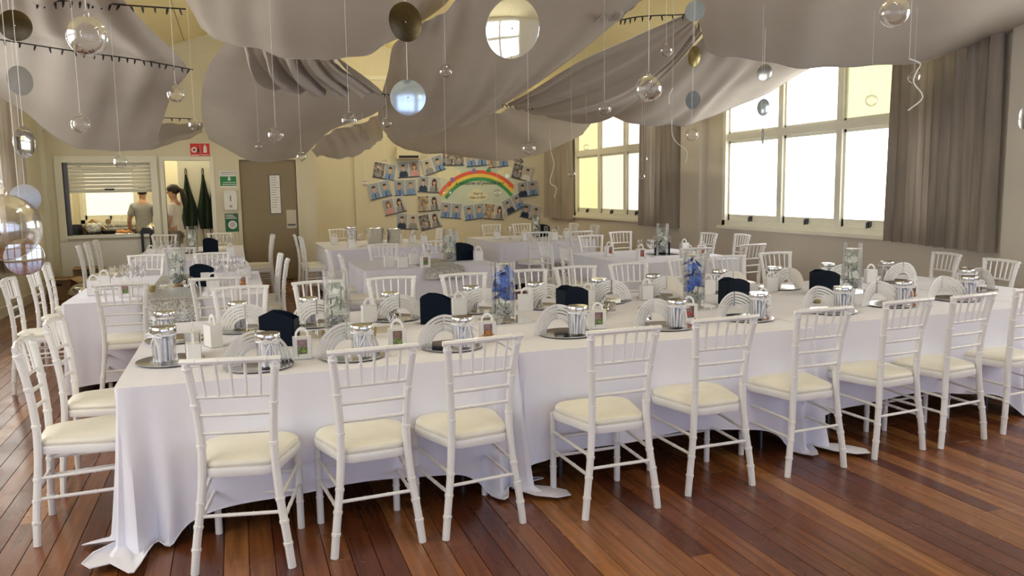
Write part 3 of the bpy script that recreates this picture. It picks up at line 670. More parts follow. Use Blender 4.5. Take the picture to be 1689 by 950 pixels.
mb = MB(); mb.prism([(-.22, .1), (.02, .30), (.24, .10), (.16, .0), (-.18, 0)], -.1, .1, PFLAT); obj('bag', mb.mesh('bag', 'cardboard'), t); obj('fold', MB().box((-.2, -.105, .09), (.02, -.1, .11), Matrix.Rotation(-.7, 3, 'Y')).mesh('fold', 'cardboard'), t)
c = kit(195, 374, 17.6); t = thing('dish_rack', 'white wire dish rack below kitchen window', 'rack', (c[0], 17.65, .94))
mb = MB(); 
for k in range(9): mb.tube([(-.3 + k * .075, -.15, .02), (-.3 + k * .075, -.15, .16), (-.3 + k * .075, .15, .16), (-.3 + k * .075, .15, .02)], .006, 6)
obj('wires', mb.mesh('wires', 'white'), t); mb = MB(); [mb.tube([(-.31, yy, zz), (.31, yy, zz)], .007, 6) for yy in (-.15, .15) for zz in (.02, .16)]; obj('rails', mb.mesh('rails', 'white'), t)
for k in range(4): obj('plate', MB().lathe([(.11, 0), (.115, .006)], 18).mesh('plate', 'white'), t, loc=(-.2 + .13 * k, 0, .15), rot=(0, PI / 2, 0))
c = kit(251, 380, 15.75); t = thing('kettle', 'steel kettle at right end of the hatch', 'kettle', c)
obj('body', MB().lathe([(.09, 0), (.10, .02), (.085, .15), (.03, .19), (.02, .21)], 20).mesh('body', 'silver', True), t); obj('handle', MB().tube([(.08, 0, .04), (.15, 0, .08), (.15, 0, .16), (.06, 0, .18)], .012).mesh('handle', 'black', True), t)
t = thing('black_shoulder_bag', 'black bag with long straps hanging over hatch ledge', 'bag', (at_y(242, 392, YK - .07).x, YK - .075, .93))
mb = MB(); mb.prism([(-.11, 0), (.11, 0), (.09, .06), (.04, .10), (-.06, .11), (-.1, .05)], .02, .13, PFLAT); obj('pouch', mb.mesh('pouch', 'black'), t)
for sx in (-.07, .07): obj('strap', MB().box((sx - .022, -.004, -.36), (sx + .022, .012, .04)).mesh('strap', 'black'), t)
# aprons on hooks
def apron(px, lab, hw, lean):
    p0 = at_y(px, 278, 16.9); t = thing('apron', lab, 'apron', (p0.x, 16.9, 0), group='aprons hanging in the kitchen doorway')
    P = []
    for k in range(15):
        q = k / 14; z = 1.98 - 1.05 * q; wd = .022 + (hw - .02) * min(1, (q / .62)) ** 1.3 * (1 - .25 * max(0, q - .75) / .25)
        P.append([(lean * q * .25 + wd * (-1 + 2 * i / 10), -.03 + .035 * math.sin(i * 1.4 + q * 2) * min(1, q * 2), z) for i in range(11)])
    obj('body', MB().grid(P).mesh('body', 'apron', True), t); obj('neck_loop', MB().tube([(-.015, 0, 1.97), (-.012, .0, 2.08), (0, 0, 2.11), (.012, 0, 2.08), (.015, 0, 1.97)], .008, 6).mesh('neck_loop', 'black'), t)
    for s in (-1, 1): obj('tie', MB().tube([(s * hw * .5 + lean * .25, -.02, .95), (s * hw * .5 + lean * .25 + .02, -.02, .72)], .008, 6).mesh('tie', 'black'), t)
apron(306, 'dark green apron on hook, leftmost in doorway', .15, .12); apron(334, 'dark green apron on hook, middle of doorway', .14, .02); apron(352, 'dark green apron partly hidden by right door jamb', .12, -.05)
struct('trim_9', MB().box((-1.02, 16.93, 0), (-.2, 16.98, 2.5)).mesh('cupboard_side', 'panel_white'), 'white panel carrying the apron hooks')

# ================================================================ PEOPLE
def skin_mesh(name, joints, edges, mk, sub=2, root=0):
    me = bpy.data.meshes.new(name); me.from_pydata([j[0] for j in joints], edges, [])
    o = bpy.data.objects.new(name, me); COL.objects.link(o)
    sk = o.modifiers.new('skin', 'SKIN'); sk.use_smooth_shade = True
    sv = me.skin_vertices[0].data if me.skin_vertices else None
    if sv is None:
        bm = bmesh.new(); bm.from_mesh(me); bm.verts.layers.skin.verify(); bm.to_mesh(me); bm.free(); sv = me.skin_vertices[0].data
    for i, j in enumerate(joints):
        r = j[1]; sv[i].radius = r if isinstance(r, tuple) else (r, r); sv[i].use_root = (i == root)
    ss = o.modifiers.new('sub', 'SUBSURF'); ss.levels = ss.render_levels = sub
    out = bpy.data.meshes.new_from_object(o.evaluated_get(bpy.context.evaluated_depsgraph_get()))
    bpy.data.objects.remove(o); out.materials.clear(); out.materials.append(M[mk]); out.name = name
    for p in out.polygons: p.use_smooth = True
    return out
def join_mesh(me, mb, mk):
    b2 = mb.mesh('tmp', mk, True); bm = bmesh.new(); bm.from_mesh(me); bm.from_mesh(b2); bm.to_mesh(me); bm.free(); bpy.data.meshes.remove(b2)
    for p in me.polygons: p.use_smooth = True
    return me
def person(lab, loc, rz, armsR, armsL, shirt, pants, hair, headyaw=0, cap=False):
    """faces +y in local space; armsR / armsL = (elbow, wrist, hand) points"""
    t = thing('person', lab, 'person', loc, rz)
    J = [((0, 0, .95), (.15, .11)), ((0, 0, 1.15), (.135, .10)), ((0, -.01, 1.32), (.16, .11)), ((0, -.02, 1.43), (.11, .08)), ((0, -.01, 1.50), .052), ((0, .01, 1.57), (.068, .075)), ((0, .015, 1.66), (.076, .092)), ((0, .01, 1.73), (.055, .065))]
    E_ = [(0, 1), (1, 2), (2, 3), (3, 4), (4, 5), (5, 6), (6, 7)]
    for s, A in ((1, armsR), (-1, armsL)):
        b = len(J); J += [((s * .17, -.02, 1.40), .058), (A[0], .045), (A[1], .03), (A[2], (.035, .018))]; E_ += [(3, b), (b, b + 1), (b + 1, b + 2), (b + 2, b + 3)]
    for s in (1, -1):
        b = len(J); J += [((s * .09, 0, .86), .095), ((s * .10, .01, .48), .062), ((s * .10, -.01, .09), .042), ((s * .10, .11, .035), (.04, .03))]; E_ += [(0, b), (b, b + 1), (b + 1, b + 2), (b + 2, b + 3)]
    body = skin_mesh('body', J, E_, 'skin')
    ex = MB(); ex.sphere((0, .105, 1.635), .016, 8, 6, (.8, 1.1, 1.3)); ex.sphere((.078, .0, 1.64), .02, 8, 6, (.4, .8, 1.4)); ex.sphere((-.078, .0, 1.64), .02, 8, 6, (.4, .8, 1.4)); ex.sphere((0, .092, 1.585), .018, 8, 5, (1.3, .5, .4))
    for s, A in ((1, armsR), (-1, armsL)):
        wv = Vector(A[1]); hv = Vector(A[2]); d = (hv - wv).normalized(); side = d.cross(Vector((1, 0, 0))).normalized()
        for k, L in enumerate((.062, .07, .066, .052)):
            p0 = hv + side * (.018 * (k - 1.5)); p1 = p0 + d * L * .6; ex.tube([p0, p1, p1 + d * L * .35 + Vector((-s * .015, 0, 0))], [.009, .0085, .007], 6)
        p0 = (wv + hv) / 2 + side * .03; ex.tube([p0, p0 + d * .03 + side * .025, p0 + d * .06 + side * .03], [.011, .0095, .008], 6)
    join_mesh(body, ex, 'skin'); obj('body', body, t)
    eye = MB(); [eye.sphere((s * .032, .088, 1.665), .011, 8, 6) for s in (-1, 1)]; obj('eyes', eye.mesh('eyes', 'ink', True), t)
    SJ = [((0, 0, .82), (.18, .135)), ((0, 0, 1.12), (.16, .122)), ((0, -.01, 1.32), (.18, .13)), ((0, -.02, 1.43), (.125, .095)), ((0, -.012, 1.475), (.062, .062))]; SE = [(0, 1), (1, 2), (2, 3), (3, 4)]
    for s, A in ((1, armsR), (-1, armsL)):
        b = len(SJ); e = Vector(A[0]); sh = Vector((s * .17, -.02, 1.40)); SJ += [(tuple(sh), .075), (tuple(sh.lerp(e, .75)), .075)]; SE += [(3, b), (b, b + 1)]
    obj('t_shirt', skin_mesh('t_shirt', SJ, SE, shirt), t)
    TJ = [((0, 0, 1.0), (.165, .12))]; TE = []
    for s in (1, -1):
        b = len(TJ); TJ += [((s * .09, 0, .86), .11), ((s * .10, .01, .48), .08), ((s * .10, 0, .1), .066)]; TE += [(0, b), (b, b + 1), (b + 1, b + 2)]
    obj('trousers', skin_mesh('trousers', TJ, TE, pants), t)
    shoe = MB(); [shoe.sphere((s * .10, .05, .04), .05, 10, 7, (.9, 2.4, .8)) for s in (1, -1)]; obj('shoes', shoe.mesh('shoes', 'black', True), t)
    h = MB()
    if hair == 'short': h.sphere((0, -.012, 1.69), .092, 14, 10, (.98, 1.08, 1.0))
    else:
        h.sphere((0, -.025, 1.70), .095, 14, 10, (1, 1.02, 1.0)); h.tube([(0, -.09, 1.72), (0, -.17, 1.66), (0, -.2, 1.52), (0, -.19, 1.36)], [.03, .05, .06, .02], 10)
    obj('hair', h.mesh('hair', 'hair', True), t)
    if cap:
        cm = MB(); cm.sphere((0, .0, 1.715), .10, 16, 10, (1.0, 1.1, .85)); cm.sphere((0, .12, 1.70), .075, 14, 6, (1.0, 1.0, .12)); o = obj('cap', cm.mesh('cap', 'black', True), t); o['label'] = 'dark peaked cap'
    return t
p1 = at_y(236, 340, 16.9)
person('person in grey t-shirt seen from behind through the hatch', (p1.x, 16.9, 0), 0, ((.25, .0, 1.12), (.22, .2, 1.0), (.20, .27, .99)), ((-.26, -.02, 1.12), (-.26, .08, .90), (-.25, .12, .83)), 'shirt_grey', 'trousers_dark', 'short')
p2 = at_y(287, 340, 16.2)
person('person in white t-shirt and dark cap standing in kitchen doorway', (p2.x, 16.2, 0), math.radians(72), ((.22, .02, 1.12), (.24, .14, .90), (.24, .17, .82)), ((-.22, .02, 1.12), (-.23, .12, .89), (-.23, .14, .81)), 'shirt_white', 'trousers', 'tail', cap=True)

# ================================================================ CEILING DRAPES
def cr1(p, t):
    n = len(p) - 1; x = t * n; i = min(int(x), n - 1); f = x - i
    g = lambda k: p[k] if 0 <= k <= n else (2 * p[0] - p[1] if k < 0 else 2 * p[n] - p[n - 1])
    a, b, c, d = g(i - 1), g(i), g(i + 1), g(i + 2)
    return 0.5 * ((2 * b) + (c - a) * f + (2 * a - 5 * b + 4 * c - d) * f * f + (3 * b - a - 3 * c + d) * f * f * f)
def drape(label, rows, folds=4, amp=.02, seed=0, nu=44, nv=36, along=0, group='white fabric swags under the ceiling', name='ceiling_drape'):
    ctl = [[at_y(*p) for p in r] for r in rows]
    org = sum((p for r in ctl for p in r), Vector()) / sum(len(r) for r in ctl)
    G = []
    for i in range(nv + 1):
        v = i / nv
        col = [cr1([ctl[k][j] for k in range(len(ctl))], v) for j in range(len(ctl[0]))]
        G.append([cr1(col, j / nu) for j in range(nu + 1)])
    P = []
    for i in range(nv + 1):
        row = []
        for j in range(nu + 1):
            p = G[i][j]; du = G[i][min(j + 1, nu)] - G[i][max(j - 1, 0)]; dv = G[min(i + 1, nv)][j] - G[max(i - 1, 0)][j]
            n = du.cross(dv); n = n.normalized() if n.length > 1e-9 else Vector((0, 0, 1))
            u, v = j / nu, i / nv; s = u if along == 0 else v; o = v if along == 0 else u
            d = math.sin(s * folds * 2 * PI + 1.2 * math.sin(o * 2.3 + seed) + seed) + .6 * math.sin(s * folds * 3.7 * PI + seed * 2 + o * 2)
            d = amp * d * (.5 + .9 * noise.noise(Vector((u * 2 + seed * 3.1, v * 2, seed)))) + .012 * noise.noise(Vector((u * 5 + seed, v * 5, 3.3)))
            row.append(p + n * d - org)
        P.append(row)
    t = thing(name, label, 'drape', org, group=group)
    obj('fabric', MB().grid(P).mesh('fabric', 'drape', True), t)
    # rolled hems along the two long edges
    for k, edge in enumerate((P[0], P[-1])): obj('hem', MB().tube(edge, .006, 6).mesh('hem', 'drape', True), t)
    return t
drape('wide swag at top left crossed by fairy light wire', [
 [(-330, -140, 4.8), (-60, -110, 4.8), (80, -70, 4.9), (150, -60, 5.0)],
 [(-300, 30, 6.8), (-40, 36, 6.8), (110, 40, 7.0), (235, 35, 7.2)],
 [(-300, 60, 8.2), (-30, 62, 8.3), (150, 88, 8.7), (309, 114, 9.2)],
 [(-300, 95, 9.4), (-30, 112, 9.6), (140, 168, 10.0), (284, 160, 10.4)],
 [(-300, 60, 10.4), (-40, 132, 10.6), (120, 240, 10.9), (254, 246, 11.2)]], 4, .03, 1)
drape('small pale flap of fabric above the fire signs', [
 [(205, 225, 12.6), (260, 205, 12.7), (335, 205, 12.9)],
 [(208, 236, 13.0), (262, 225, 13.1), (336, 212, 13.3)],
 [(206, 241, 13.2), (250, 246, 13.2), (334, 219, 13.4)]], 3, .03, 2, nu=24, nv=14)
drape('broad low swag at top centre left', [
 [(250, -230, 4.2), (400, -230, 4.2), (560, -230, 4.2), (820, -230, 4.2)],
 [(275, -90, 5.2), (400, -70, 5.2), (560, -60, 5.2), (780, -90, 5.2)],
 [(298, -5, 6.4), (400, 25, 6.0), (560, 40, 6.0), (742, 0, 6.4)],
 [(330, 48, 7.2), (420, 82, 6.9), (560, 98, 6.9), (662, 62, 7.3)]], 3, .025, 3)
drape('tall smooth swag above the taupe door', [
 [(378, 62, 7.9), (440, 66, 7.9), (520, 80, 7.9), (560, 96, 8.0)],
 [(343, 112, 9.0), (430, 115, 8.9), (540, 128, 9.0), (634, 157, 9.7)],
 [(332, 160, 10.4), (420, 170, 10.1), (525, 180, 10.3), (616, 189, 11.0)],
 [(334, 200, 11.8), (410, 222, 11.4), (490, 225, 11.6), (545, 216, 12.2)],
 [(345, 228, 12.9), (410, 264, 12.9), (465, 264, 12.9), (502, 256, 13.0)]], 2, .012, 4, along=0)
drape('pleated strip of fabric gathered towards the pale blue disc', [
 [(400, 70, 7.55), (450, 74, 7.5), (505, 84, 7.5), (552, 98, 7.7)],
 [(415, 112, 8.15), (470, 120, 8.1), (530, 124, 8.2), (585, 124, 8.5)],
 [(452, 148, 8.8), (515, 156, 8.8), (575, 156, 9.0), (634, 156, 9.5)]], 5, .05, 4.5, nu=70, nv=20)
drape('pale gathered flap between door and photo wall', [
 [(512, 246, 13.6), (548, 216, 13.6), (590, 206, 13.7), (622, 190, 13.8)],
 [(520, 255, 14.0), (565, 238, 14.0), (605, 222, 14.0), (630, 206, 14.0)],
 [(522, 258, 14.3), (575, 260, 14.3), (610, 244, 14.2), (632, 226, 14.2)]], 4, .04, 5, nu=28, nv=16)
drape('largest centre swag sloping up to the right', [
 [(690, 50, 6.6), (760, 0, 6.0), (900, -90, 5.2), (1080, -130, 4.8)],
 [(650, 72, 7.6), (760, 60, 7.2), (900, 10, 6.6), (1052, -2, 6.2)],
 [(640, 118, 9.0), (740, 125, 8.8), (860, 95, 8.4), (985, 66, 8.0)],
 [(628, 165, 10.6), (720, 180, 10.6), (820, 160, 10.4), (902, 128, 10.0)],
 [(625, 205, 11.8), (700, 216, 11.8), (770, 200, 11.9), (832, 172, 12.0)],
 [(652, 236, 12.6), (700, 222, 12.6), (768, 206, 12.6), (830, 178, 12.6)]], 4, .03, 6)
drape('pale low swag above the photo display', [
 [(640, 222, 13.4), (720, 212, 13.4), (800, 190, 13.4), (845, 178, 13.4)],
 [(640, 230, 14.0), (720, 226, 14.0), (800, 218, 14.0), (905, 186, 13.8)],
 [(655, 244, 14.6), (730, 250, 14.6), (840, 240, 14.5), (975, 196, 14.2)],
 [(665, 242, 14.9), (735, 255, 14.9), (860, 262, 14.8), (962, 222, 14.5)]], 3, .03, 7)
drape('twisted swag gathered at the upper right knot', [
 [(1128, 24, 6.8), (1052, 58, 7.6), (962, 98, 8.8), (880, 148, 10.6), (838, 170, 11.6)],
 [(1140, 34, 6.9), (1072, 82, 7.9), (985, 128, 9.2), (900, 164, 11.0), (850, 176, 11.9)],
 [(1150, 42, 7.0), (1092, 108, 8.2), (1012, 160, 9.6), (930, 182, 11.4), (870, 184, 12.2)],
 [(1160, 50, 7.1), (1098, 120, 8.5), (1040, 172, 10.0), (975, 198, 11.8), (905, 192, 12.6)]], 3, .05, 8, along=1)
drape('swag sloping down over the pier between windows', [
 [(1168, 52, 7.2), (1210, 60, 7.0), (1270, 60, 6.8), (1400, 70, 6.6)],
 [(1110, 112, 8.6), (1180, 120, 8.4), (1270, 100, 7.8), (1385, 90, 7.2)],
 [(1045, 170, 10.2), (1130, 180, 9.8), (1220, 145, 8.8), (1370, 96, 7.8)],
 [(1000, 190, 11.2), (1095, 209, 10.8), (1192, 186, 9.8), (1362, 100, 8.2)]], 3, .025, 9)
drape('big dark swag at top right before the near window', [
 [(1120, -190, 4.2), (1300, -190, 4.0), (1500, -190, 3.8), (1800, -190, 3.6)],
 [(1135, -60, 5.2), (1300, -50, 4.9), (1500, -50, 4.7), (1800, -60, 4.4)],
 [(1150, 28, 6.6), (1280, 40, 6.0), (1480, 40, 5.7), (1760, 10, 5.2)],
 [(1166, 84, 7.2), (1290, 107, 6.8), (1450, 107, 6.5), (1720, 56, 6.0)]], 3, .03, 10)
drape('second layer strip along the upper edge by the centre knot', [
 [(980, 36, 6.9), (1010, 18, 6.6), (1050, -10, 6.2)],
 [(990, 36, 7.1), (1022, 30, 6.8), (1058, -2, 6.4)]], 2, .02, 11, nu=20, nv=8)

# fairy light wires
BULB = MB().tube([(0, 0, 0), (0, 0, -.022), (0, 0, -.05)], [.007, .009, .004], 6).mesh('bulb', 'black', True)
def wire(lab, pts, n):
    ps = [at_y(*p) for p in pts]; org = ps[0]
    t = thing('fairy_light_wire', lab, 'string lights', org, group='unlit fairy light wires')
    path = [cr1([p - org for p in ps], k / 24) for k in range(25)]
    obj('wire', MB().tube(path, .006, 6).mesh('wire', 'black', True), t)
    for k in range(n):
        p = cr1([p - org for p in ps], (k + .5) / n); o = obj('bulb', BULB, t, loc=p); o.rotation_euler = (random.uniform(-.5, .5), random.uniform(-.5, .5), 0)
wire('black fairy light wire crossing the top left swag', [(-60, 56, 8.0), (120, 84, 8.4), (225, 98, 8.75), (318, 115, 9.1)], 22)
wire('short fairy light wire at very top left', [(55, 4, 6.1), (130, 1, 6.2), (200, 8, 6.5), (306, 15, 6.8)], 16)
wire('thin fairy light wire left of the fire signs', [(262, 194, 12.4), (290, 195, 12.5), (318, 196, 12.6)], 4)
wire('fairy light wire by the upper right knot', [(1020, 34, 6.85), (1060, 27, 6.8), (1135, 24, 6.75)], 9)
wire('thin fairy light wire above centre of photo wall', [(818, 172, 11.9), (860, 175, 11.9), (908, 179, 11.9)], 12)
wire('fairy light wire end beside the pale blue disc', [(628, 155, 9.4), (640, 156, 9.3), (652, 160, 9.2)], 2)

# ================================================================ HANGING DISCS AND BAUBLES
def ceilz(x): return roofz(x) - .16
DISCM = {}
def disc(px, py, rx, ry, mk, lab, dia=.15, below=False, yaw=None):
    d = dia * F / (2 * ry); v = ray(px, py).normalized(); k = v.dot(ray(CX, CY).normalized()); c = Vector((0, 0, EYE)) + v * (d / k)
    face = math.atan2(-c.x, -c.y) if yaw is None else yaw
    turn = math.acos(max(.08, min(1, rx / ry)))
    t = thing('hanging_disc', lab, 'hanging disc', c, group='discs hanging on threads')
    if mk not in DISCM:
        R = .5; DISCM[mk] = MB().lathe([(.02, -.008), (R * .98, -.008), (R, -.004), (R, .004), (R * .98, .008), (.02, .008)], 40, cap0=False, cap1=False).lathe([(.02, -.008), (.02, .008)], 40, cap0=False, cap1=False).mesh('disc', mk, True)
    o = obj('disc', DISCM[mk], t); o.scale = (dia, dia, dia); o.rotation_euler = (PI / 2 + .02, 0, PI + -face + turn * (1 if px < 800 else -1))
    obj('thread', MB().tube([(0, 0, dia / 2 - .01), (0, 0, min(2.6, ceilz(c.x) - c.z))], .0012, 5).mesh('thread', 'thread'), t)
    return t
BM = {}
def bauble(px, py, r, lab, dia=.10, confetti=True, dangle=0):
    d = dia * F / (2 * r); v = ray(px, py).normalized(); k = v.dot(ray(CX, CY).normalized()); c = Vector((0, 0, EYE)) + v * (d / k)
    t = thing('glass_bauble', lab, 'bauble', c, rz=random.uniform(-.8, .8), group='clear glass baubles hanging on threads')
    if not BM:
        prof = [(.06, .47)] + [(.5 * math.cos(a), .5 * math.sin(a)) for a in [math.radians(70 - 10 * i) for i in range(16)]] + [(.12, -.485)]
        BM['g'] = MB().lathe([(.001, .5)] + prof[1:] + [(.001, -.5)], 28, cap0=False, cap1=False).mesh('globe', 'bauble', True)
        BM['h'] = MB().lathe([(.07, .48), (.07, .56), (.04, .6)], 10).tube([(.05 * math.cos(a), 0, .64 + .05 * math.sin(a)) for a in [i * PI / 6 for i in range(13)]], .012, 5).mesh('hook', 'bauble', True)
        mb = MB()
        for k2 in range(26):
            a = random.random() * 6.28; rr = .26 * math.sqrt(random.random()); mb.box((rr * math.cos(a) - .03, rr * math.sin(a) - .03, -.44 + rr * .25), (rr * math.cos(a) + .03, rr * math.sin(a) + .03, -.43 + rr * .25), Matrix.Rotation(random.random() * 2, 3, 'X') @ Matrix.Rotation(random.random() * 2, 3, 'Y'))
        BM['c'] = mb.mesh('confetti', 'steel')
        BM['o'] = MB().tube([(.2 * math.cos(a), -.44, .0 + .2 * math.sin(a)) for a in [i * PI / 10 for i in range(21)]], .012, 6).mesh('opening_rim', 'bauble', True)
    for nm, key in (('globe', 'g'), ('hook', 'h'), ('opening_rim', 'o')): o = obj(nm, BM[key], t); o.scale = (dia,) * 3
    if r > 50:
        g = t.children[0]; g.data = g.data.copy(); g.data.materials[0] = M['pearl']
    if confetti: o = obj('confetti', BM['c'], t); o.scale = (dia,) * 3; o['kind'] = 'stuff'
    obj('thread', MB().tube([(0, 0, dia * .62), (0, 0, min(2.4, ceilz(c.x) - c.z))], .0012, 5).mesh('thread', 'thread'), t)
for a in [(25, 42, 25, 25, 'bronze', 'bronze mirror disc at top left corner'), (33, 133, 19, 24, 'glitter', 'grey glitter disc below the fairy light wire at left'),
 (40, 235, 16, 26, 'mirror', 'mirror disc turned sideways in front of the left curtain'), (42, 327, 23, 23, 'grey_disc', 'plain grey disc above the biggest glass bauble'), (40, 424, 30, 30, 'mirror', 'mirror disc just below the biggest glass bauble'),
 (669, 36, 27, 32, 'bronze', 'dark bronze mirror disc at top centre'), (673, 161, 29, 29, 'blue_mirror', 'pale blue mirror disc below the bronze disc'), (845, 47, 44, 49, 'mirror', 'largest mirror disc at top centre'),
 (968, -2, 13, 14, 'striped', 'striped foil disc cut by top edge of picture'), (1146, 18, 16, 17, 'glitter_blue', 'pale blue glitter disc at the upper right knot'), (1145, 93, 10, 17, 'gold', 'narrow gold foil disc below the upper right knot'),
 (1262, 62, 12, 13, 'blue_mirror', 'small lavender mirror disc at top right'), (1261, 120, 12, 14, 'striped', 'striped foil disc left of near window'), (1259, 177, 10, 14, 'blue_mirror', 'flat blue disc against the near window'),
 (1143, 165, 12, 15, 'glitter_blue', 'pale blue glitter disc above the far pier'), (1258, 225, 2, 13, 'blue_mirror', 'disc seen edge on at window transom'), (1688, 195, 7, 18, 'striped', 'disc cut by the right edge of picture')]:
    disc(*a, dia=.15 if a[3] < 40 else .19)
for px, py, r, lab, dia, cf in [(145, 60, 33, 'large glass bauble over the top left swag', .12, True), (290, 155, 14, 'glass bauble at right edge of the top left swag', .10, True), (133, 205, 15, 'faint glass bauble low on the top left swag', .10, False),
 (321, 205, 10, 'glass bauble on thin wire left of fire signs', .10, True), (199, 267, 11, 'glass bauble before the roller shutter', .10, False), (455, 222, 13, 'glass bauble above the taupe door', .10, True), (427, 241, 6, 'tiny glass bauble left of door bauble', .08, False),
 (497, 258, 8, 'glass bauble at top right corner of taupe door', .08, False), (576, 198, 13, 'glass bauble left of the pale blue disc', .10, False), (638, 203, 8, 'small glass bauble below the pale blue disc', .08, True), (735, 117, 11, 'glass bauble over middle of centre swag', .10, False),
 (1070, 146, 22, 'large glass bauble at the right of centre swag', .12, True), (997, 179, 11, 'glass bauble above the far window', .10, True), (1099, 82, 11, 'glass bauble below the twisted swag knot', .10, False), (872, 244, 11, 'glass bauble above right end of photo display', .10, False),
 (1141, 222, 11, 'glass bauble below the glitter disc by the pier', .10, False), (1254, 264, 10, 'glass bauble against the left pane of near window', .10, False), (967, 243, 5, 'tiny glass bauble on the upper amber pane', .08, False), (1063, 262, 5, 'tiny glass bauble on the far window transom', .08, False),
 (1059, 291, 5, 'tiny glass bauble on the right pane of far window', .08, False), (943, 287, 6, 'tiny glass bauble beside the narrow brown curtain', .08, False), (1437, 166, 10, 'glass bauble against the lemon pane', .10, False), (1508, 127, 10, 'glass bauble before top of the long curtain', .10, True),
 (1475, 20, 24, 'large glass bauble at top right', .12, False), (8, 375, 55, 'biggest pearly glass bauble, cut by left edge of picture', .12, False), (820, 318, 6, 'tiny glass bauble before the rainbow lettering', .08, False), (737, 318, 7, 'small glass bauble at left end of the rainbow', .08, False), (634, 268, 5, 'tiny glass bauble above first photo card', .08, False), (602, 302, 5, 'tiny glass bauble left of the photo cards', .08, False)]:
    bauble(px, py, r, lab, dia, cf)
def curl(lab, pts, Y):
    ps = [at_y(x, y, Y) for x, y in pts]; o0 = ps[0]
    t = thing('ribbon_curl', lab, 'ribbon', o0, group='curled white ribbons')
    obj('curl', MB().tube([cr1([p - o0 for p in ps], k / 20) for k in range(21)], .005, 5).mesh('curl', 'thread', True), t)
    obj('thread', MB().tube([(0, 0, 0), (0, 0, ceilz(o0.x) - o0.z + .1)], .0012, 5).mesh('thread', 'thread'), t)
curl('wavy white ribbon hanging by the narrow brown curtain', [(907, 232), (909, 252), (914, 272), (907, 300), (918, 310), (914, 326)], 12.0)
curl('white ribbon curl beside the far window curtain', [(1108, 197), (1109, 222), (1117, 236), (1133, 250), (1131, 268)], 8.0)
curl('white ribbon curl looping over the long curtain', [(1500, 97), (1518, 105), (1512, 118), (1507, 136), (1522, 160), (1498, 182)], 4.5)
curl('short white ribbon curl right of large bauble', [(1110, 145), (1104, 158), (1104, 172)], 6.5)

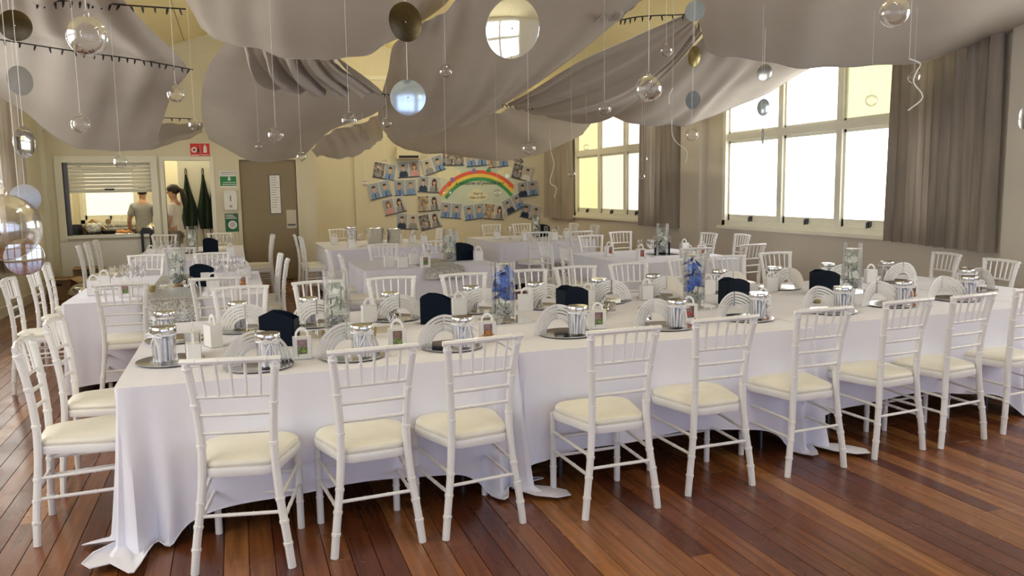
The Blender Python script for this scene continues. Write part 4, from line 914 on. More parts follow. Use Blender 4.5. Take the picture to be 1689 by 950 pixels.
# ================================================================ TABLES AND CLOTHS
TZ = 0.755
def table_and_cloth(x0, x1, y0, y1, where, hem=.20, puddles=(), rot=0.0, seed=0, legs=True):
    cx, cy = (x0 + x1) / 2, (y0 + y1) / 2; hx, hy = (x1 - x0) / 2, (y1 - y0) / 2
    tb = thing('folding_table', 'dark legged folding table under the cloth ' + where, 'table', (cx, cy, 0), rot, group='folding banquet tables')
    obj('table_top', MB().box((-hx + .02, -hy + .02, TZ - .045), (hx - .02, hy - .02, TZ - .012)).mesh('table_top', 'panel_white'), tb)
    for sx in (-1, 1):
        for sy in (-1, 1):
            obj('leg', MB().tube([(sx * (hx - .28), sy * (hy - .12), .0), (sx * (hx - .28), sy * (hy - .12), TZ - .045)], .014, 8).mesh('leg', 'steel', True), tb)
        obj('leg_brace', MB().tube([(sx * (hx - .28), -hy + .12, .14), (sx * (hx - .28), hy - .12, .14)], .011, 8).mesh('leg_brace', 'steel', True), tb)
    # cloth: perimeter walk with rounded corners
    r = .025; ring = []
    def seg(a, b, n, L):
        k = max(2, int(L / .02))
        for i in range(k): ring.append((a[0] + (b[0] - a[0]) * i / k, a[1] + (b[1] - a[1]) * i / k, n[0], n[1]))
    def corner(c, a0):
        for i in range(7): a = a0 + PI / 2 * i / 7; ring.append((c[0] + r * math.cos(a), c[1] + r * math.sin(a), math.cos(a), math.sin(a)))
    seg((-hx + r, -hy), (hx - r, -hy), (0, -1), 2 * hx); corner((hx - r, -hy + r), -PI / 2)
    seg((hx, -hy + r), (hx, hy - r), (1, 0), 2 * hy); corner((hx - r, hy - r), 0)
    seg((hx - r, hy), (-hx + r, hy), (0, 1), 2 * hx); corner((-hx + r, hy - r), PI / 2)
    seg((-hx, hy - r), (-hx, -hy + r), (-1, 0), 2 * hy); corner((-hx + r, -hy + r), PI)
    cors = {'sw': (-hx, -hy), 'se': (hx, -hy), 'ne': (hx, hy), 'nw': (-hx, hy)}
    NR = 14; P = [[] for _ in range(NR + 1)]; n = len(ring); s = 0
    for i, (px, py, nx, ny) in enumerate(ring):
        s = i * .02
        dall = min(math.hypot(px - c[0], py - c[1]) for c in cors.values())
        dp = min([math.hypot(px - cors[k][0], py - cors[k][1]) for k in puddles] or [9])
        fold = .5 * math.sin(s * 9 + seed) + .5 * math.sin(s * 5.3 + 2 * seed)
        cornf = math.exp(-(dall / .26) ** 2)
        pf = math.exp(-(dp / .22) ** 2); amp = .006 + .03 * cornf + .05 * pf
        drop = TZ - hem + .02 * math.sin(s * 2.1 + seed) + .012 * fold + .06 * cornf
        extra = .24 * math.exp(-(dp / .17) ** 2) + .06 * math.exp(-(dp / .6) ** 2)
        drop += extra
        wob = math.sin(s * 38 + seed)
        for k in range(NR + 1):
            t = k / NR; L = drop * t; out = .004 + .035 * t * t * .6 + amp * (fold * .6 + wob * (cornf * .4 + pf * .7)) * t ** 1.2
            lim = TZ - .012
            if L <= lim: z = TZ - L
            else:
                e = L - lim; out += e * (.72 + .30 * math.sin(s * 38 + seed)); z = .010 + .05 * abs(math.sin(e * 9 + s * 7)) * min(1, e * 6) * max(0, 1 - e * 2.2)
            tx = -ny * .03 * fold * cornf * t
            if abs(nx) > .99 and ('inner_e' in puddles and nx > 0 or 'inner_w' in puddles and nx < 0): out = min(out, .004)
            P[k].append(Vector((px + nx * out + tx, py + ny * out + nx * .03 * fold * cornf * t, z)))
    mb = MB(); vs = [v for row in P for v in row]; fs = []
    for k in range(NR):
        for i in range(n): fs.append((k * n + i, (k + 1) * n + i, (k + 1) * n + (i + 1) % n, k * n + (i + 1) % n))
    fs.append(tuple(range(n)))
    mb._add(vs, fs)
    cl = thing('tablecloth', 'white tablecloth ' + where, 'tablecloth', (cx, cy, 0), rot, group='white tablecloths')
    obj('cloth', mb.mesh('cloth', 'cloth', True), cl)
    obj('stitched_hem', MB().tube([p + Vector((0, 0, .001)) for p in P[-1]] + [P[-1][0]], .0035, 5).mesh('stitched_hem', 'cloth', True), cl)
    return cl
table_and_cloth(-.56, 1.36, 3.93, 5.82, 'at left end of the long near table', .19, ('sw', 'se'), 0, 1.0)
table_and_cloth(1.38, 3.28, 3.97, 5.88, 'in the middle of the long near table', .20, ('se',), 0, 2.3)
table_and_cloth(3.30, 5.22, 4.06, 5.95, 'right of centre on the long near table', .22, ('se',), 0, 3.1)
table_and_cloth(5.24, 5.95, 4.16, 5.98, 'at right end of the long near table', .22, (), 0, 4.2)
table_and_cloth(-1.36, .20, 7.22, 9.35, 'with sequin runner at far left', .10, (), 0, 5.0)
table_and_cloth(-1.34, .08, 11.4, 14.1, 'nearest the kitchen hatch', .12, (), 0, 6.0)
table_and_cloth(1.28, 2.86, 8.75, 10.0, 'in the centre of the hall with silver runner', .15, (), 0, 7.0)
table_and_cloth(1.26, 2.95, 12.1, 14.2, 'below left end of the photo display', .05, (), 0, 8.0)
table_and_cloth(4.15, 5.72, 8.15, 9.9, 'beside the pier between the windows', .15, (), 0, 9.0)
table_and_cloth(3.92, 5.6, 12.15, 14.1, 'below right end of the photo display', .10, (), 0, 10.0)

# ================================================================ CHAIRS
CH = {}
def bamboo(path, r, nodes, n=9, steps=None):
    """tube with raised rings at the given parameters 0..1"""
    ts = sorted(set([k / 14 for k in range(15)] + [q for t in nodes for q in (t - .0085, t - .0065, t + .0065, t + .0085) if 0 <= q <= 1]))
    pv = [Vector(p) for p in path]
    pts = [cr1(pv, t) for t in ts]; rs = []
    for t in ts:
        b = 0
        for q in nodes:
            if abs(t - q) <= .0068: b = 1
        rs.append(r * (1.17 if b else 1.0))
    return pts, rs
def build_chair_meshes():
    for s, nm in ((-1, 'rearL'), (1, 'rearR')):
        path = [(s * .203, -.215, 0), (s * .186, -.21, .15), (s * .165, -.198, .30), (s * .152, -.188, .45), (s * .150, -.190, .60), (s * .162, -.208, .77), (s * .180, -.235, .925)]
        p, r = bamboo(path, .0183, [.12, .23, .34, .62, .80, .97]); CH[nm] = MB().tube(p, r, 9).mesh('leg', 'chair', True)
        path = [(s * .192, .205, 0), (s * .192, .203, .22), (s * .19, .20, .43)]
        p, r = bamboo(path, .0172, [.30, .52, .72]); CH['front' + nm[-1]] = MB().tube(p, r, 9).mesh('leg', 'chair', True)
    def rail(z, hw, y, sag, rad, nm, nodes=(.3, .7), ends=0.0):
        pts, r = bamboo([(-hw - ends, y, z), (0, y - sag, z + sag * .2), (hw + ends, y, z)], rad, nodes, 8); CH[nm] = MB().tube(pts, r, 8).mesh('rail', 'chair', True)
    rail(.930, .180, -.236, .022, .0135, 'top_rail', (.15, .38, .62, .85), .022)
    rail(.772, .166, -.210, .018, .0085, 'rail1', (.5,), .012); rail(.692, .156, -.200, .016, .0085, 'rail2', (.35, .65), .012); rail(.612, .152, -.193, .014, .0085, 'rail3', (.35, .65), .012)
    for k in range(5):
        u = -1 + 2 * (k + 1) / 6; sg = (1 - u * u)
        pts, r = bamboo([(u * .166, -.210 - .018 * sg, .772), (u * .173, -.222 - .019 * sg, .85), (u * .180, -.236 - .021 * sg, .928)], .0068, [.35, .65], 7); CH['sp%d' % k] = MB().tube(pts, r, 7).mesh('spindle', 'chair', True)
    # seat outline (rounded trapezoid)
    out = []
    def arc(cx, cy, r, a0, a1, n=6): out.extend([(cx + r * math.cos(a0 + (a1 - a0) * i / n), cy + r * math.sin(a0 + (a1 - a0) * i / n)) for i in range(n + 1)])
    arc(.105, .110, .11, -.25, PI / 2, 9); arc(-.105, .110, .11, PI / 2, PI + .25, 9); arc(-.085, -.125, .075, PI + .2, 1.5 * PI, 7); arc(.085, -.125, .075, 1.5 * PI, 2 * PI - .2, 7)
    CH['outline'] = out
    mb = MB(); n = len(out)
    rings = [(1.0, .418), (1.012, .424), (1.012, .450), (1.0, .456)]
    vs = [(x * k, y * k, z) for k, z in rings for x, y in out]; fs = [(i * n + j, i * n + (j + 1) % n, (i + 1) * n + (j + 1) % n, (i + 1) * n + j) for i in range(3) for j in range(n)]
    fs += [tuple(range(n - 1, -1, -1)), tuple(3 * n + j for j in range(n))]; mb._add(vs, fs); CH['seat_frame'] = mb.mesh('seat_frame', 'chair', True)
    mb = MB(); rings = [(.955, .456), (.985, .464), (.985, .474), (.95, .486), (.82, .495), (.55, .500), (.2, .502)]
    vs = [(x * k, y * k + .004 * (1 - k), z) for k, z in rings for x, y in out]; R = len(rings)
    fs = [(i * n + j, i * n + (j + 1) % n, (i + 1) * n + (j + 1) % n, (i + 1) * n + j) for i in range(R - 1) for j in range(n)] + [tuple((R - 1) * n + j for j in range(n))]
    mb._add(vs, fs); CH['cushion'] = mb.mesh('cushion', 'cushion', True)
    def st(a, b, nm, nodes=(.2, .4, .6, .8)):
        a, b = Vector(a), Vector(b); pts, r = bamboo([a, a.lerp(b, .5), b], .0085, nodes, 8); CH[nm] = MB().tube(pts, r, 8).mesh('stretcher', 'chair', True)
    for s, k in ((-1, 'L'), (1, 'R')):
        st((s * .164, -.198, .31), (s * .192, .203, .33), 'sideU' + k); st((s * .176, -.205, .215), (s * .192, .204, .225), 'sideL' + k)
    st((-.172, -.203, .25), (.172, -.203, .25), 'rearS', (.35, .65)); st((-.192, .203, .29), (.192, .203, .29), 'frontU', (.3, .7)); st((-.192, .204, .19), (.192, .204, .19), 'frontL', (.3, .7))
build_chair_meshes()
def chair(x, y, rz, label, group='white banquet chairs'):
    t = thing('banquet_chair', label, 'chair', (x, y, 0), rz, group)
    for nm, k in (('leg', 'rearL'), ('leg', 'rearR'), ('leg', 'frontlegL'), ('leg', 'frontlegR'), ('top_rail', 'top_rail'), ('back_rail', 'rail1'), ('back_rail', 'rail2'), ('back_rail', 'rail3'), ('seat_frame', 'seat_frame'), ('cushion', 'cushion'),
                  ('stretcher', 'sideUL'), ('stretcher', 'sideUR'), ('stretcher', 'sideLL'), ('stretcher', 'sideLR'), ('stretcher', 'rearS'), ('stretcher', 'frontU'), ('stretcher', 'frontL')):
        obj(nm, CH[k], t)
    for k in range(5): obj('spindle', CH['sp%d' % k], t)
    return t
# front leg meshes were stored under frontL / frontR before the front stretcher took frontL
for s, nm in ((-1, 'frontlegL'), (1, 'frontlegR')):
    p, r = bamboo([(s * .192, .205, 0), (s * .192, .203, .22), (s * .19, .20, .43)], .0172, [.30, .52, .72]); CH[nm] = MB().tube(p, r, 9).mesh('leg', 'chair', True)
def chair_top(tx, ty, rz, label):                       # place by the middle of the top rail
    d = Rz(rz) @ Vector((0, -.245, 0)); return chair(tx - d.x, ty - d.y, rz, label)
D2R = math.radians
# near side of the long table (placed by their rear feet)
FR = [(-.05, 3.51, -11), (.535, 3.505, 4), (1.045, 3.53, 8), (1.745, 3.485, 1.5), (2.375, 3.575, 1.5), (3.03, 3.62, 3), (3.69, 3.69, 5.4), (4.205, 3.705, 6.6), (4.80, 3.77, 4)]
for i, (x, y, a) in enumerate(FR):
    a = D2R(a); d = Rz(a) @ Vector((0, -.215, 0))
    lab = 'white chair on near side of long table, ' + ('leftmost' if i == 0 else 'cut by right edge of picture' if i == 8 else ORD[i] + ' from the left')
    chair(x - d.x, y - d.y, a, lab)
for (x, y, a, lab) in ((-.965, 4.315, -88, 'white chair at left end of long table, nearer the camera'), (-.965, 4.99, -91, 'white chair at left end of long table, farther one')):
    a = D2R(a); d = Rz(a) @ Vector((0, -.215, 0)); chair(x - d.x, y - d.y, a, lab)
for i, (x, y) in enumerate([(.0, 6.18), (.57, 6.28), (1.13, 6.30), (1.72, 6.29), (2.27, 6.33), (2.76, 6.42), (3.29, 6.46), (3.95, 6.6), (4.48, 6.70), (5.10, 6.80)]):
    chair_top(x, y, PI + D2R(2 + 2 * math.sin(i * 2.1)), 'white chair on far side of long table, ' + ('leftmost' if i == 0 else 'rightmost' if i == 9 else ORD[i] + ' from the left'))
chair_top(6.43, 5.95, D2R(80), 'white chair at right end of long table, farther one below the curtain'); chair_top(6.26, 5.22, D2R(82), 'white chair at right end of long table, nearer the camera')
W = 'white chair '
for x, y, a, lab in [
 (-.87, 6.82, 0, 'turned to the sequin runner table, left of runner'), (-.19, 6.92, 0, 'turned to the sequin runner table, right of runner'),
 (-1.83, 7.66, -90, 'nearest the camera along left wall side of sequin runner table'), (-1.84, 8.55, -90, 'second along left wall side of sequin runner table'), (-1.85, 9.18, -90, 'third along left wall side of sequin runner table'),
 (-2.03, 12.1, -88, 'on left side of hatch table, nearest the camera'), (-2.05, 12.85, -88, 'on left side of hatch table, middle one'), (-2.03, 13.5, -88, 'on left side of hatch table, nearest the cardboard box'),
 (-.98, 9.92, 180, 'at far end of sequin runner table, left one'), (-.28, 9.84, 180, 'at far end of sequin runner table, right one'), (-.70, 11.0, 0, 'at near end of hatch table'),
 (-1.15, 14.6, 180, 'below the serving hatch at far end of table'), (-.28, 14.6, 180, 'below the green poster at far end of table'),
 (.47, 8.45, 90, 'on right side of sequin runner table, nearer one'), (.45, 9.25, 90, 'on right side of sequin runner table, farther one'), (.53, 12.9, 90, 'before the taupe door, nearer one'), (.55, 13.55, 90, 'before the taupe door, farther one'),
 (.86, 13.2, -90, 'on left side of table below the photo display, farther one'), (.90, 12.6, -90, 'on left side of table below the photo display, nearer one'), (.98, 9.55, -90, 'on left side of centre table, farther one'), (1.03, 8.75, -90, 'on left side of centre table, nearer one'),
 (1.76, 10.3, 180, 'at far side of centre table, left one'), (2.5, 10.5, 180, 'at far side of centre table, right one'), (3.36, 13.7, 90, 'on right side of left photo wall table, farther one'), (3.38, 12.9, 90, 'on right side of left photo wall table, nearer one'), (1.75, 14.75, 180, 'against the photo wall behind the silver bucket table'),
 (3.46, 13.3, -90, 'on left side of right photo wall table'), (4.60, 14.75, 180, 'against the photo wall, left of black box'), (5.20, 14.7, 180, 'against the photo wall, behind the black box'), (6.1, 14.2, 90, 'below the far window, farther one'), (6.08, 13.2, 90, 'below the far window, nearer one'),
 (4.45, 11.75, 0, 'on near side of right photo wall table, left one'), (5.1, 11.6, 0, 'on near side of right photo wall table, right one'), (4.75, 10.5, 180, 'behind the pier table, left one'), (5.52, 11.1, 180, 'behind the pier table below the amber panes'),
 (3.62, 8.75, -90, 'on left side of the pier table, nearer one'), (3.58, 9.3, -90, 'on left side of the pier table, farther one'), (6.42, 10.05, 90, 'against the pier, farther one'), (6.6, 9.5, 90, 'below left corner of near window'), (5.6, 7.85, 14, 'on near side of the pier table, turned slightly'), (4.75, 7.7, 0, 'on near side of the pier table, left one')]:
    chair_top(x, y, D2R(a + random.uniform(-4, 4)), W + lab)

# ================================================================ PLACE SETTINGS
PM = {}
def protos():
    PM['plate'] = MB().lathe([(.10, 0), (.155, .002), (.168, .008), (.168, .011), (.160, .011), (.12, .005), (.001, .004)], 48).mesh('charger', 'silver', True)
    PM['plate_under'] = MB().lathe([(.12, 0), (.13, .0015)], 40).mesh('foot', 'steel', True)
    PM['jar'] = MB().lathe([(.050, .0), (.056, .006), (.057, .125), (.052, .135), (.050, .145), (.048, .145), (.054, .123), (.053, .008), (.001, .006)], 28).mesh('jar', 'jar_glass', True)
    lid = [(.052, .142), (.059, .143), (.060, .146), (.060, .168), (.058, .171), (.001, .172)]
    PM['lid'] = MB().lathe(lid, 36).mesh('lid', 'silver', True)
    mb = MB()
    for k in range(24):
        a = k * 2.4; r = .043 * math.sqrt((k + .5) / 24); q = random.uniform(-.25, .25)
        mb.tube([(r * math.cos(a), r * math.sin(a), .008), (r * math.cos(a + q) * 1.02, r * math.sin(a + q) * 1.02, .118 + random.uniform(-.012, .01))], .0062, 7)
    PM['rolls'] = mb.mesh('paper_rolls', 'paper', True)
    PM['band'] = MB().lathe([(.0575, .128), (.0595, .130), (.0595, .138), (.0575, .140)], 30, cap0=False, cap1=False).mesh('band', 'ribbon', True)
    def loop(s): return [(s * .004, -.060, .134), (s * .022, -.070, .147), (s * .042, -.066, .142), (s * .040, -.064, .128), (s * .018, -.064, .128), (s * .002, -.061, .133)]
    PM['bow'] = MB().tube(loop(1), .004, 6).tube(loop(-1), .004, 6).tube([(0, -.061, .133), (.014, -.068, .10), (.024, -.066, .06)], .0035, 6).tube([(0, -.061, .133), (-.012, -.067, .11), (-.026, -.064, .075)], .0035, 6).sphere((0, -.062, .134), .008, 8, 6).mesh('bow', 'ribbon', True)
    # rainbow card: half panel of concentric bands, hinged on the fold
    def half():
        mb = MB(); R = .172; bands = [(.157, .172), (.1385, .1525), (.120, .134), (.1015, .1155), (.080, .097)]
        th = .0011
        for (a, b) in bands:
            n = 14
            for k in range(n):
                p0, p1 = PI / 2 * k / n, PI / 2 * (k + 1) / n
                mb.prism([(a * math.cos(p0), a * math.sin(p0)), (b * math.cos(p0), b * math.sin(p0)), (b * math.cos(p1), b * math.sin(p1)), (a * math.cos(p1), a * math.sin(p1))], -th, th, PFLAT)
        mb.prism([(.078, 0), (.172, 0), (.172, .014), (.078, .012)], -th, th, PFLAT); mb.prism([(0, .078), (.005, .078), (.005, .172), (0, .172)], -th, th, PFLAT)
        return mb
    PM['half'] = half().mesh('arch_panel', 'card')
    n = 16; PM['half_solid'] = MB().prism([(.06 * math.cos(PI / 2 * k / n), .06 * math.sin(PI / 2 * k / n)) for k in range(n, -1, -1)] + [(.172 * math.cos(PI / 2 * k / n), .172 * math.sin(PI / 2 * k / n)) for k in range(n + 1)], -.0011, .0011, PFLAT).mesh('back_panel', 'card_cream')
    w_, d_, h_ = .048, .030, .115
    mb = MB(); th = .002                                          # front wall with a window opening
    mb.box((-w_, d_ - th, 0), (w_, d_, h_)); mb.box((-w_, -d_, 0), (-w_ + th, d_, h_)); mb.box((w_ - th, -d_, 0), (w_, d_, h_)); mb.box((-w_, -d_, 0), (w_, d_, th)); mb.box((-w_, -d_, h_ - th), (w_, d_, h_))
    mb.box((-w_, -d_, 0), (-.025, -d_ + th, h_)); mb.box((.025, -d_, 0), (w_, -d_ + th, h_)); mb.box((-.025, -d_, 0), (.025, -d_ + th, .028)); mb.box((-.025, -d_, .104), (.025, -d_ + th, h_))
    PM['gift'] = mb.mesh('box_body', 'card')
    arch = [(-.036, 0, h_ - .002), (-.034, 0, h_ + .022), (-.018, 0, h_ + .044), (0, 0, h_ + .050), (.018, 0, h_ + .044), (.034, 0, h_ + .022), (.036, 0, h_ - .002)]
    pr = [(x, z) for x, _, z in [cr1([Vector(p) for p in arch], k / 16) for k in range(17)]]; inn = [(x * .68, h_ - .002 + (z - h_ + .002) * .72) for x, z in pr]
    mb = MB(); [mb.prism([pr[k], pr[k + 1], inn[k + 1], inn[k]], -.003, .003, PFLAT) for k in range(16)]; PM['handle'] = mb.mesh('handle', 'card')
    PM['pane'] = MB().box((-.027, -d_ + .002, .026), (.027, -d_ + .003, .106)).mesh('window_film', 'glass')
    PM['backing'] = MB().box((-.04, -.012, .03), (.04, -.008, .105)).mesh('lining', 'candy_pink')
    for k in ('green', 'orange', 'red'):
        mb = MB()
        for q in range(16): mb.sphere((random.uniform(-.034, .034), random.uniform(-.024, -.014), .012 + random.uniform(0, .05)), .010, 7, 5)
        PM['candy_' + k] = mb.mesh('candies', 'candy_' + k, True)
    # navy caddy with wavy rim
    W2, D2, H2 = .088, .05, .17
    rim = [(W2, H2 - .035), (W2 * .5, H2 - .012), (0, H2), (-W2 * .5, H2 + .002), (-W2, H2 - .018)]
    front = [(-W2, 0), (W2, 0)] + rim
    PM['navy_f'] = MB().prism(front, -D2, -D2 + .003, PFLAT).mesh('front_panel', 'navy'); PM['navy_b'] = MB().prism(front, D2 - .003, D2, PFLAT).mesh('back_panel', 'navy')
    PM['navy_l'] = MB().box((-W2, -D2, 0), (-W2 + .003, D2, H2 - .019)).mesh('side_panel', 'navy'); PM['navy_r'] = MB().box((W2 - .003, -D2, 0), (W2, D2, H2 - .036)).mesh('side_panel', 'navy'); PM['navy_base'] = MB().box((-W2, -D2, 0), (W2, D2, .003)).mesh('base', 'navy')
    PM['navy_mark'] = MB().box((-W2 - .0006, -D2 + .02, .03), (-W2, D2 - .02, .06)).mesh('label_mark', 'white')
    PM['vase'] = MB().lathe([(.001, 0), (.063, 0), (.065, .004), (.065, .385), (.0635, .388), (.061, .385), (.061, .02), (.001, .016)], 32, cap0=False, cap1=False).mesh('vase', 'glass', True)
    PM['water'] = MB().lathe([(.001, .018), (.060, .02), (.060, .34), (.001, .34)], 28, cap0=False, cap1=False).mesh('water', 'water_glass', True)
    mb = MB()
    for k in range(120): a = k * 2.4; r = .053 * math.sqrt(random.random()); mb.sphere((r * math.cos(a), r * math.sin(a), .027 + .075 * random.random()), .0085, 6, 4)
    PM['beads'] = mb.mesh('glass_beads', 'pebble', True)
    PM['mirror'] = MB().box((-.15, -.15, 0), (.15, .15, .006)).mesh('mirror_tile', 'mirror')
    PM['cup'] = MB().lathe([(.022, 0), (.026, .003), (.034, .06), (.032, .06), (.024, .006), (.001, .005)], 20).mesh('cup', 'gold', True)
    PM['wick'] = MB().lathe([(.022, .006), (.026, .03), (.001, .031)], 14).mesh('wax', 'card_cream', True)
    PM['glass_bowl_'] = MB().lathe([(.032, 0), (.033, .003), (.006, .008), (.0045, .085), (.012, .098), (.034, .125), (.040, .155), (.033, .205), (.0315, .205), (.038, .155), (.032, .127), (.008, .101), (.001, .099)], 18).mesh('goblet', 'glass', True)
    PM['tumbler'] = MB().lathe([(.030, 0), (.033, .005), (.036, .10), (.034, .10), (.030, .008), (.001, .007)], 16).mesh('tumbler', 'glass', True)
protos()
def petal(c, d, up, L, w_):
    d = d.normalized(); s = d.cross(up).normalized(); P = []
    for i in range(6):
        t = i / 5; ww = w_ * math.sin(PI * min(.97, t * .85 + .12)); c0 = c + d * (L * t) + up * (.25 * L * math.sin(t * 2.4))
        P.append([c0 + s * ww * k + up * (.12 * ww * (1 - abs(k)) - .15 * abs(k) * ww) for k in (-1, -.5, 0, .5, 1)])
    return P
def flower_mesh(mk, n=6, L=.055, w_=.026):
    mb = MB(); 
    for k in range(n):
        a = 2 * PI * k / n + .3; mb.grid(petal(Vector((0, 0, 0)), Vector((math.cos(a), math.sin(a), .25)), Vector((0, 0, 1)), L, w_))
    mb.sphere((0, 0, .006), .008, 8, 5); return mb.mesh('flower', mk, True)
PM['fl_blue'] = flower_mesh('blue_petal', 7, .058, .028); PM['fl_white'] = flower_mesh('white_petal', 5, .05, .024)
SILV = MB()
for k in range(34):
    a = k * 2.4; SILV.box((-.016, -.002, -.010), (.016, .002, .010), Matrix.Rotation(random.random() * 3, 3, 'X') @ Matrix.Rotation(random.random() * 3, 3, 'Z'), c=(0, 0, 0)); 
    off = Vector((.035 * math.cos(a) * random.random(), .03 * math.sin(a) * random.random(), .02 + .045 * random.random()))
    for q in range(8): v = Vector(SILV.v[-8 + q]) + off; SILV.v[-8 + q] = tuple(v)
PM['bow_silver'] = SILV.mesh('foil_bow', 'silver')
def plate(x, y, lab):
    t = thing('charger_plate', lab, 'plate', (x, y, TZ + .0015), group='silver charger plates'); obj('charger', PM['plate'], t); obj('foot_ring', PM['plate_under'], t); return t
def jar(x, y, lab, z=TZ + .002, rz=0, bow=True, sc=1.0):
    t = thing('favour_jar', lab, 'jar', (x, y, z), rz, group='glass favour jars'); t.scale = (sc,) * 3
    obj('glass', PM['jar'], t); obj('lid', PM['lid'], t); o = obj('paper_rolls', PM['rolls'], t); o['kind'] = 'stuff'; o = obj('ribbon', PM['band'], t)
    if bow: obj('bow', PM['bow'], o)
def rainbow(x, y, rz, lab, open_=150, solid=False, z=TZ + .002):
    t = thing('rainbow_card', lab, 'card', (x, y, z), rz, group='white cut-out rainbow cards'); h = math.radians((180 - open_) / 2)
    a = obj('arch_panel', PM['half'], t); a.rotation_euler = (0, 0, -h)
    b = obj('arch_panel', PM['half_solid' if solid else 'half'], t); b.rotation_euler = (0, 0, PI + h)
def gift(x, y, rz, lab, candy, z=TZ + .002, sc=1.0):
    t = thing('gift_box', lab, 'gift box', (x, y, z), rz, group='white candy gift boxes'); t.scale = (sc,) * 3
    b = obj('box_body', PM['gift'], t); obj('handle', PM['handle'], t); obj('window_film', PM['pane'], b); obj('lining', PM['backing'], b); o = obj('candies', PM['candy_' + candy], b); o['kind'] = 'stuff'
def navy(x, y, rz, lab, sc=1.0, mark=False):
    t = thing('navy_caddy', lab, 'box', (x, y, TZ + .002), rz, group='navy blue table caddies'); t.scale = (sc,) * 3
    for nm, k in (('front_panel', 'navy_f'), ('back_panel', 'navy_b'), ('side_panel', 'navy_l'), ('side_panel', 'navy_r'), ('base', 'navy_base')): obj(nm, PM[k], t)
    if mark: obj('label_mark', PM['navy_mark'], t)
def mirror(x, y, rz, lab, sc=1.0):
    t = obj('mirror_tile', PM['mirror'], loc=(x, y, TZ + .001), rz=rz); t.scale = (sc, sc, 1); tag(t, lab, 'mirror', 'square mirror tiles')
def vase(x, y, lab, kind, sc=1.0, z=TZ + .0075, h=1.0):
    t = thing('cylinder_vase', lab, 'vase', (x, y, z), random.random() * 6, group='tall glass cylinder vases'); t.scale = (sc * 1.22, sc * 1.22, sc * h)
    obj('glass', PM['vase'], t); obj('water', PM['water'], t); o = obj('glass_beads', PM['beads'], t); o['kind'] = 'stuff'
    fk = 'fl_blue' if kind == 'blue' else 'fl_white'
    st = MB()
    for k in range(3):
        a = k * 2.1; st.tube([(.02 * math.cos(a), .02 * math.sin(a), .05), (.03 * math.cos(a + .6), .03 * math.sin(a + .6), .2), (.025 * math.cos(a + 1), .025 * math.sin(a + 1), .30)], .003, 6)
    obj('stems', st.mesh('stems', 'stem', True), t)
    for k in range(11 if kind == 'blue' else 8):
        a = k * 2.4; zz = .13 + (.20 * k / 11 if kind == 'blue' else .022 * k)
        o = obj('flower', PM[fk], t, loc=(.022 * math.cos(a), .022 * math.sin(a), zz)); o.rotation_euler = (random.uniform(.5, 1.4), random.uniform(-.5, .5), a + PI / 2); s_ = random.uniform(.7, .85); o.scale = (s_,) * 3
    if kind == 'blue':
        o = obj('floating_flower', PM['fl_white'], t, loc=(.01, 0, .355)); o.scale = (.8,) * 3
def tealight(x, y, lab):
    t = thing('tealight_cup', lab, 'candle holder', (x, y, TZ + .002), group='gold tealight cups'); obj('cup', PM['cup'], t); obj('wax', PM['wick'], t)
def foil(x, y, lab, sc=1.3):
    t = obj('foil_bow', PM['bow_silver'], loc=(x, y, TZ + .002)); t.scale = (sc,) * 3; t.rotation_euler = (0, 0, random.random() * 6); tag(t, lab, 'bow', 'crumpled silver foil bows')
PZ = TZ + .0075
FRONT = [(.07, 4.15), (.54, 4.21), (1.09, 4.25), (1.82, 4.36), (2.47, 4.34), (3.10, 4.40), (3.78, 4.42), (4.36, 4.49), (5.0, 4.52)]
CB = ['green', 'green', 'orange', 'green', 'red', 'orange', 'green', 'orange', 'red']
for i, (x, y) in enumerate(FRONT):
    s = 'in the near row of long table, ' + ('leftmost' if i == 0 else 'rightmost' if i == 8 else ORD[i] + ' from the left')
    plate(x, y, 'silver charger plate ' + s); jar(x + .045, y - .055, 'ribbon tied jar ' + s, PZ, rz=.15)
    rainbow(x - .01 - .012 * i, y + .045, D2R(6 - 3 * i), 'cut-out rainbow card ' + s, 160 - 6 * min(i, 7), z=PZ)
for i, (x, y) in enumerate([(.29, 4.27), (.80, 4.33), (1.32, 4.34), (2.07, 4.47), (2.71, 4.47), (3.38, 4.62), (4.06, 4.60), (4.66, 4.62), (5.24, 4.66)]):
    gift(x, y, D2R(-4 - 2 * i), 'candy gift box with window in the near row, ' + ('leftmost' if i == 0 else 'rightmost' if i == 8 else ORD[i] + ' from the left'), CB[i])
BACK = [(.0, 5.30), (.44, 5.32), (.98, 5.34), (1.58, 5.44), (2.07, 5.44), (2.60, 5.48), (3.10, 5.54), (3.74, 5.60), (4.28, 5.60), (4.88, 5.66), (5.42, 5.55)]
for i, (x, y) in enumerate(BACK):
    s = 'in the far row of long table, ' + ('leftmost' if i == 0 else 'rightmost' if i == 10 else ORD[i] + ' from the left')
    plate(x, y + .02, 'silver charger plate ' + s); jar(x - .02, y + .07, 'silver lidded paper roll jar ' + s, PZ, rz=PI)
    rainbow(x + .02, y - .07, PI + D2R(-4 + 3 * math.sin(i)), 'cut-out rainbow card ' + s, 158, solid=(i in (6, 7, 8)), z=PZ)
for i, (x, y) in enumerate([(.80, 5.30), (1.43, 5.36), (1.92, 5.36), (2.43, 5.42), (2.95, 5.48), (3.54, 5.55), (4.08, 5.48), (4.66, 5.55), (5.20, 5.60)]):
    gift(x, y, PI + D2R(8 - 3 * i), 'plain white gift box back in the far row, ' + ('leftmost' if i == 0 else 'rightmost' if i == 8 else ORD[i] + ' from the left'), 'green')
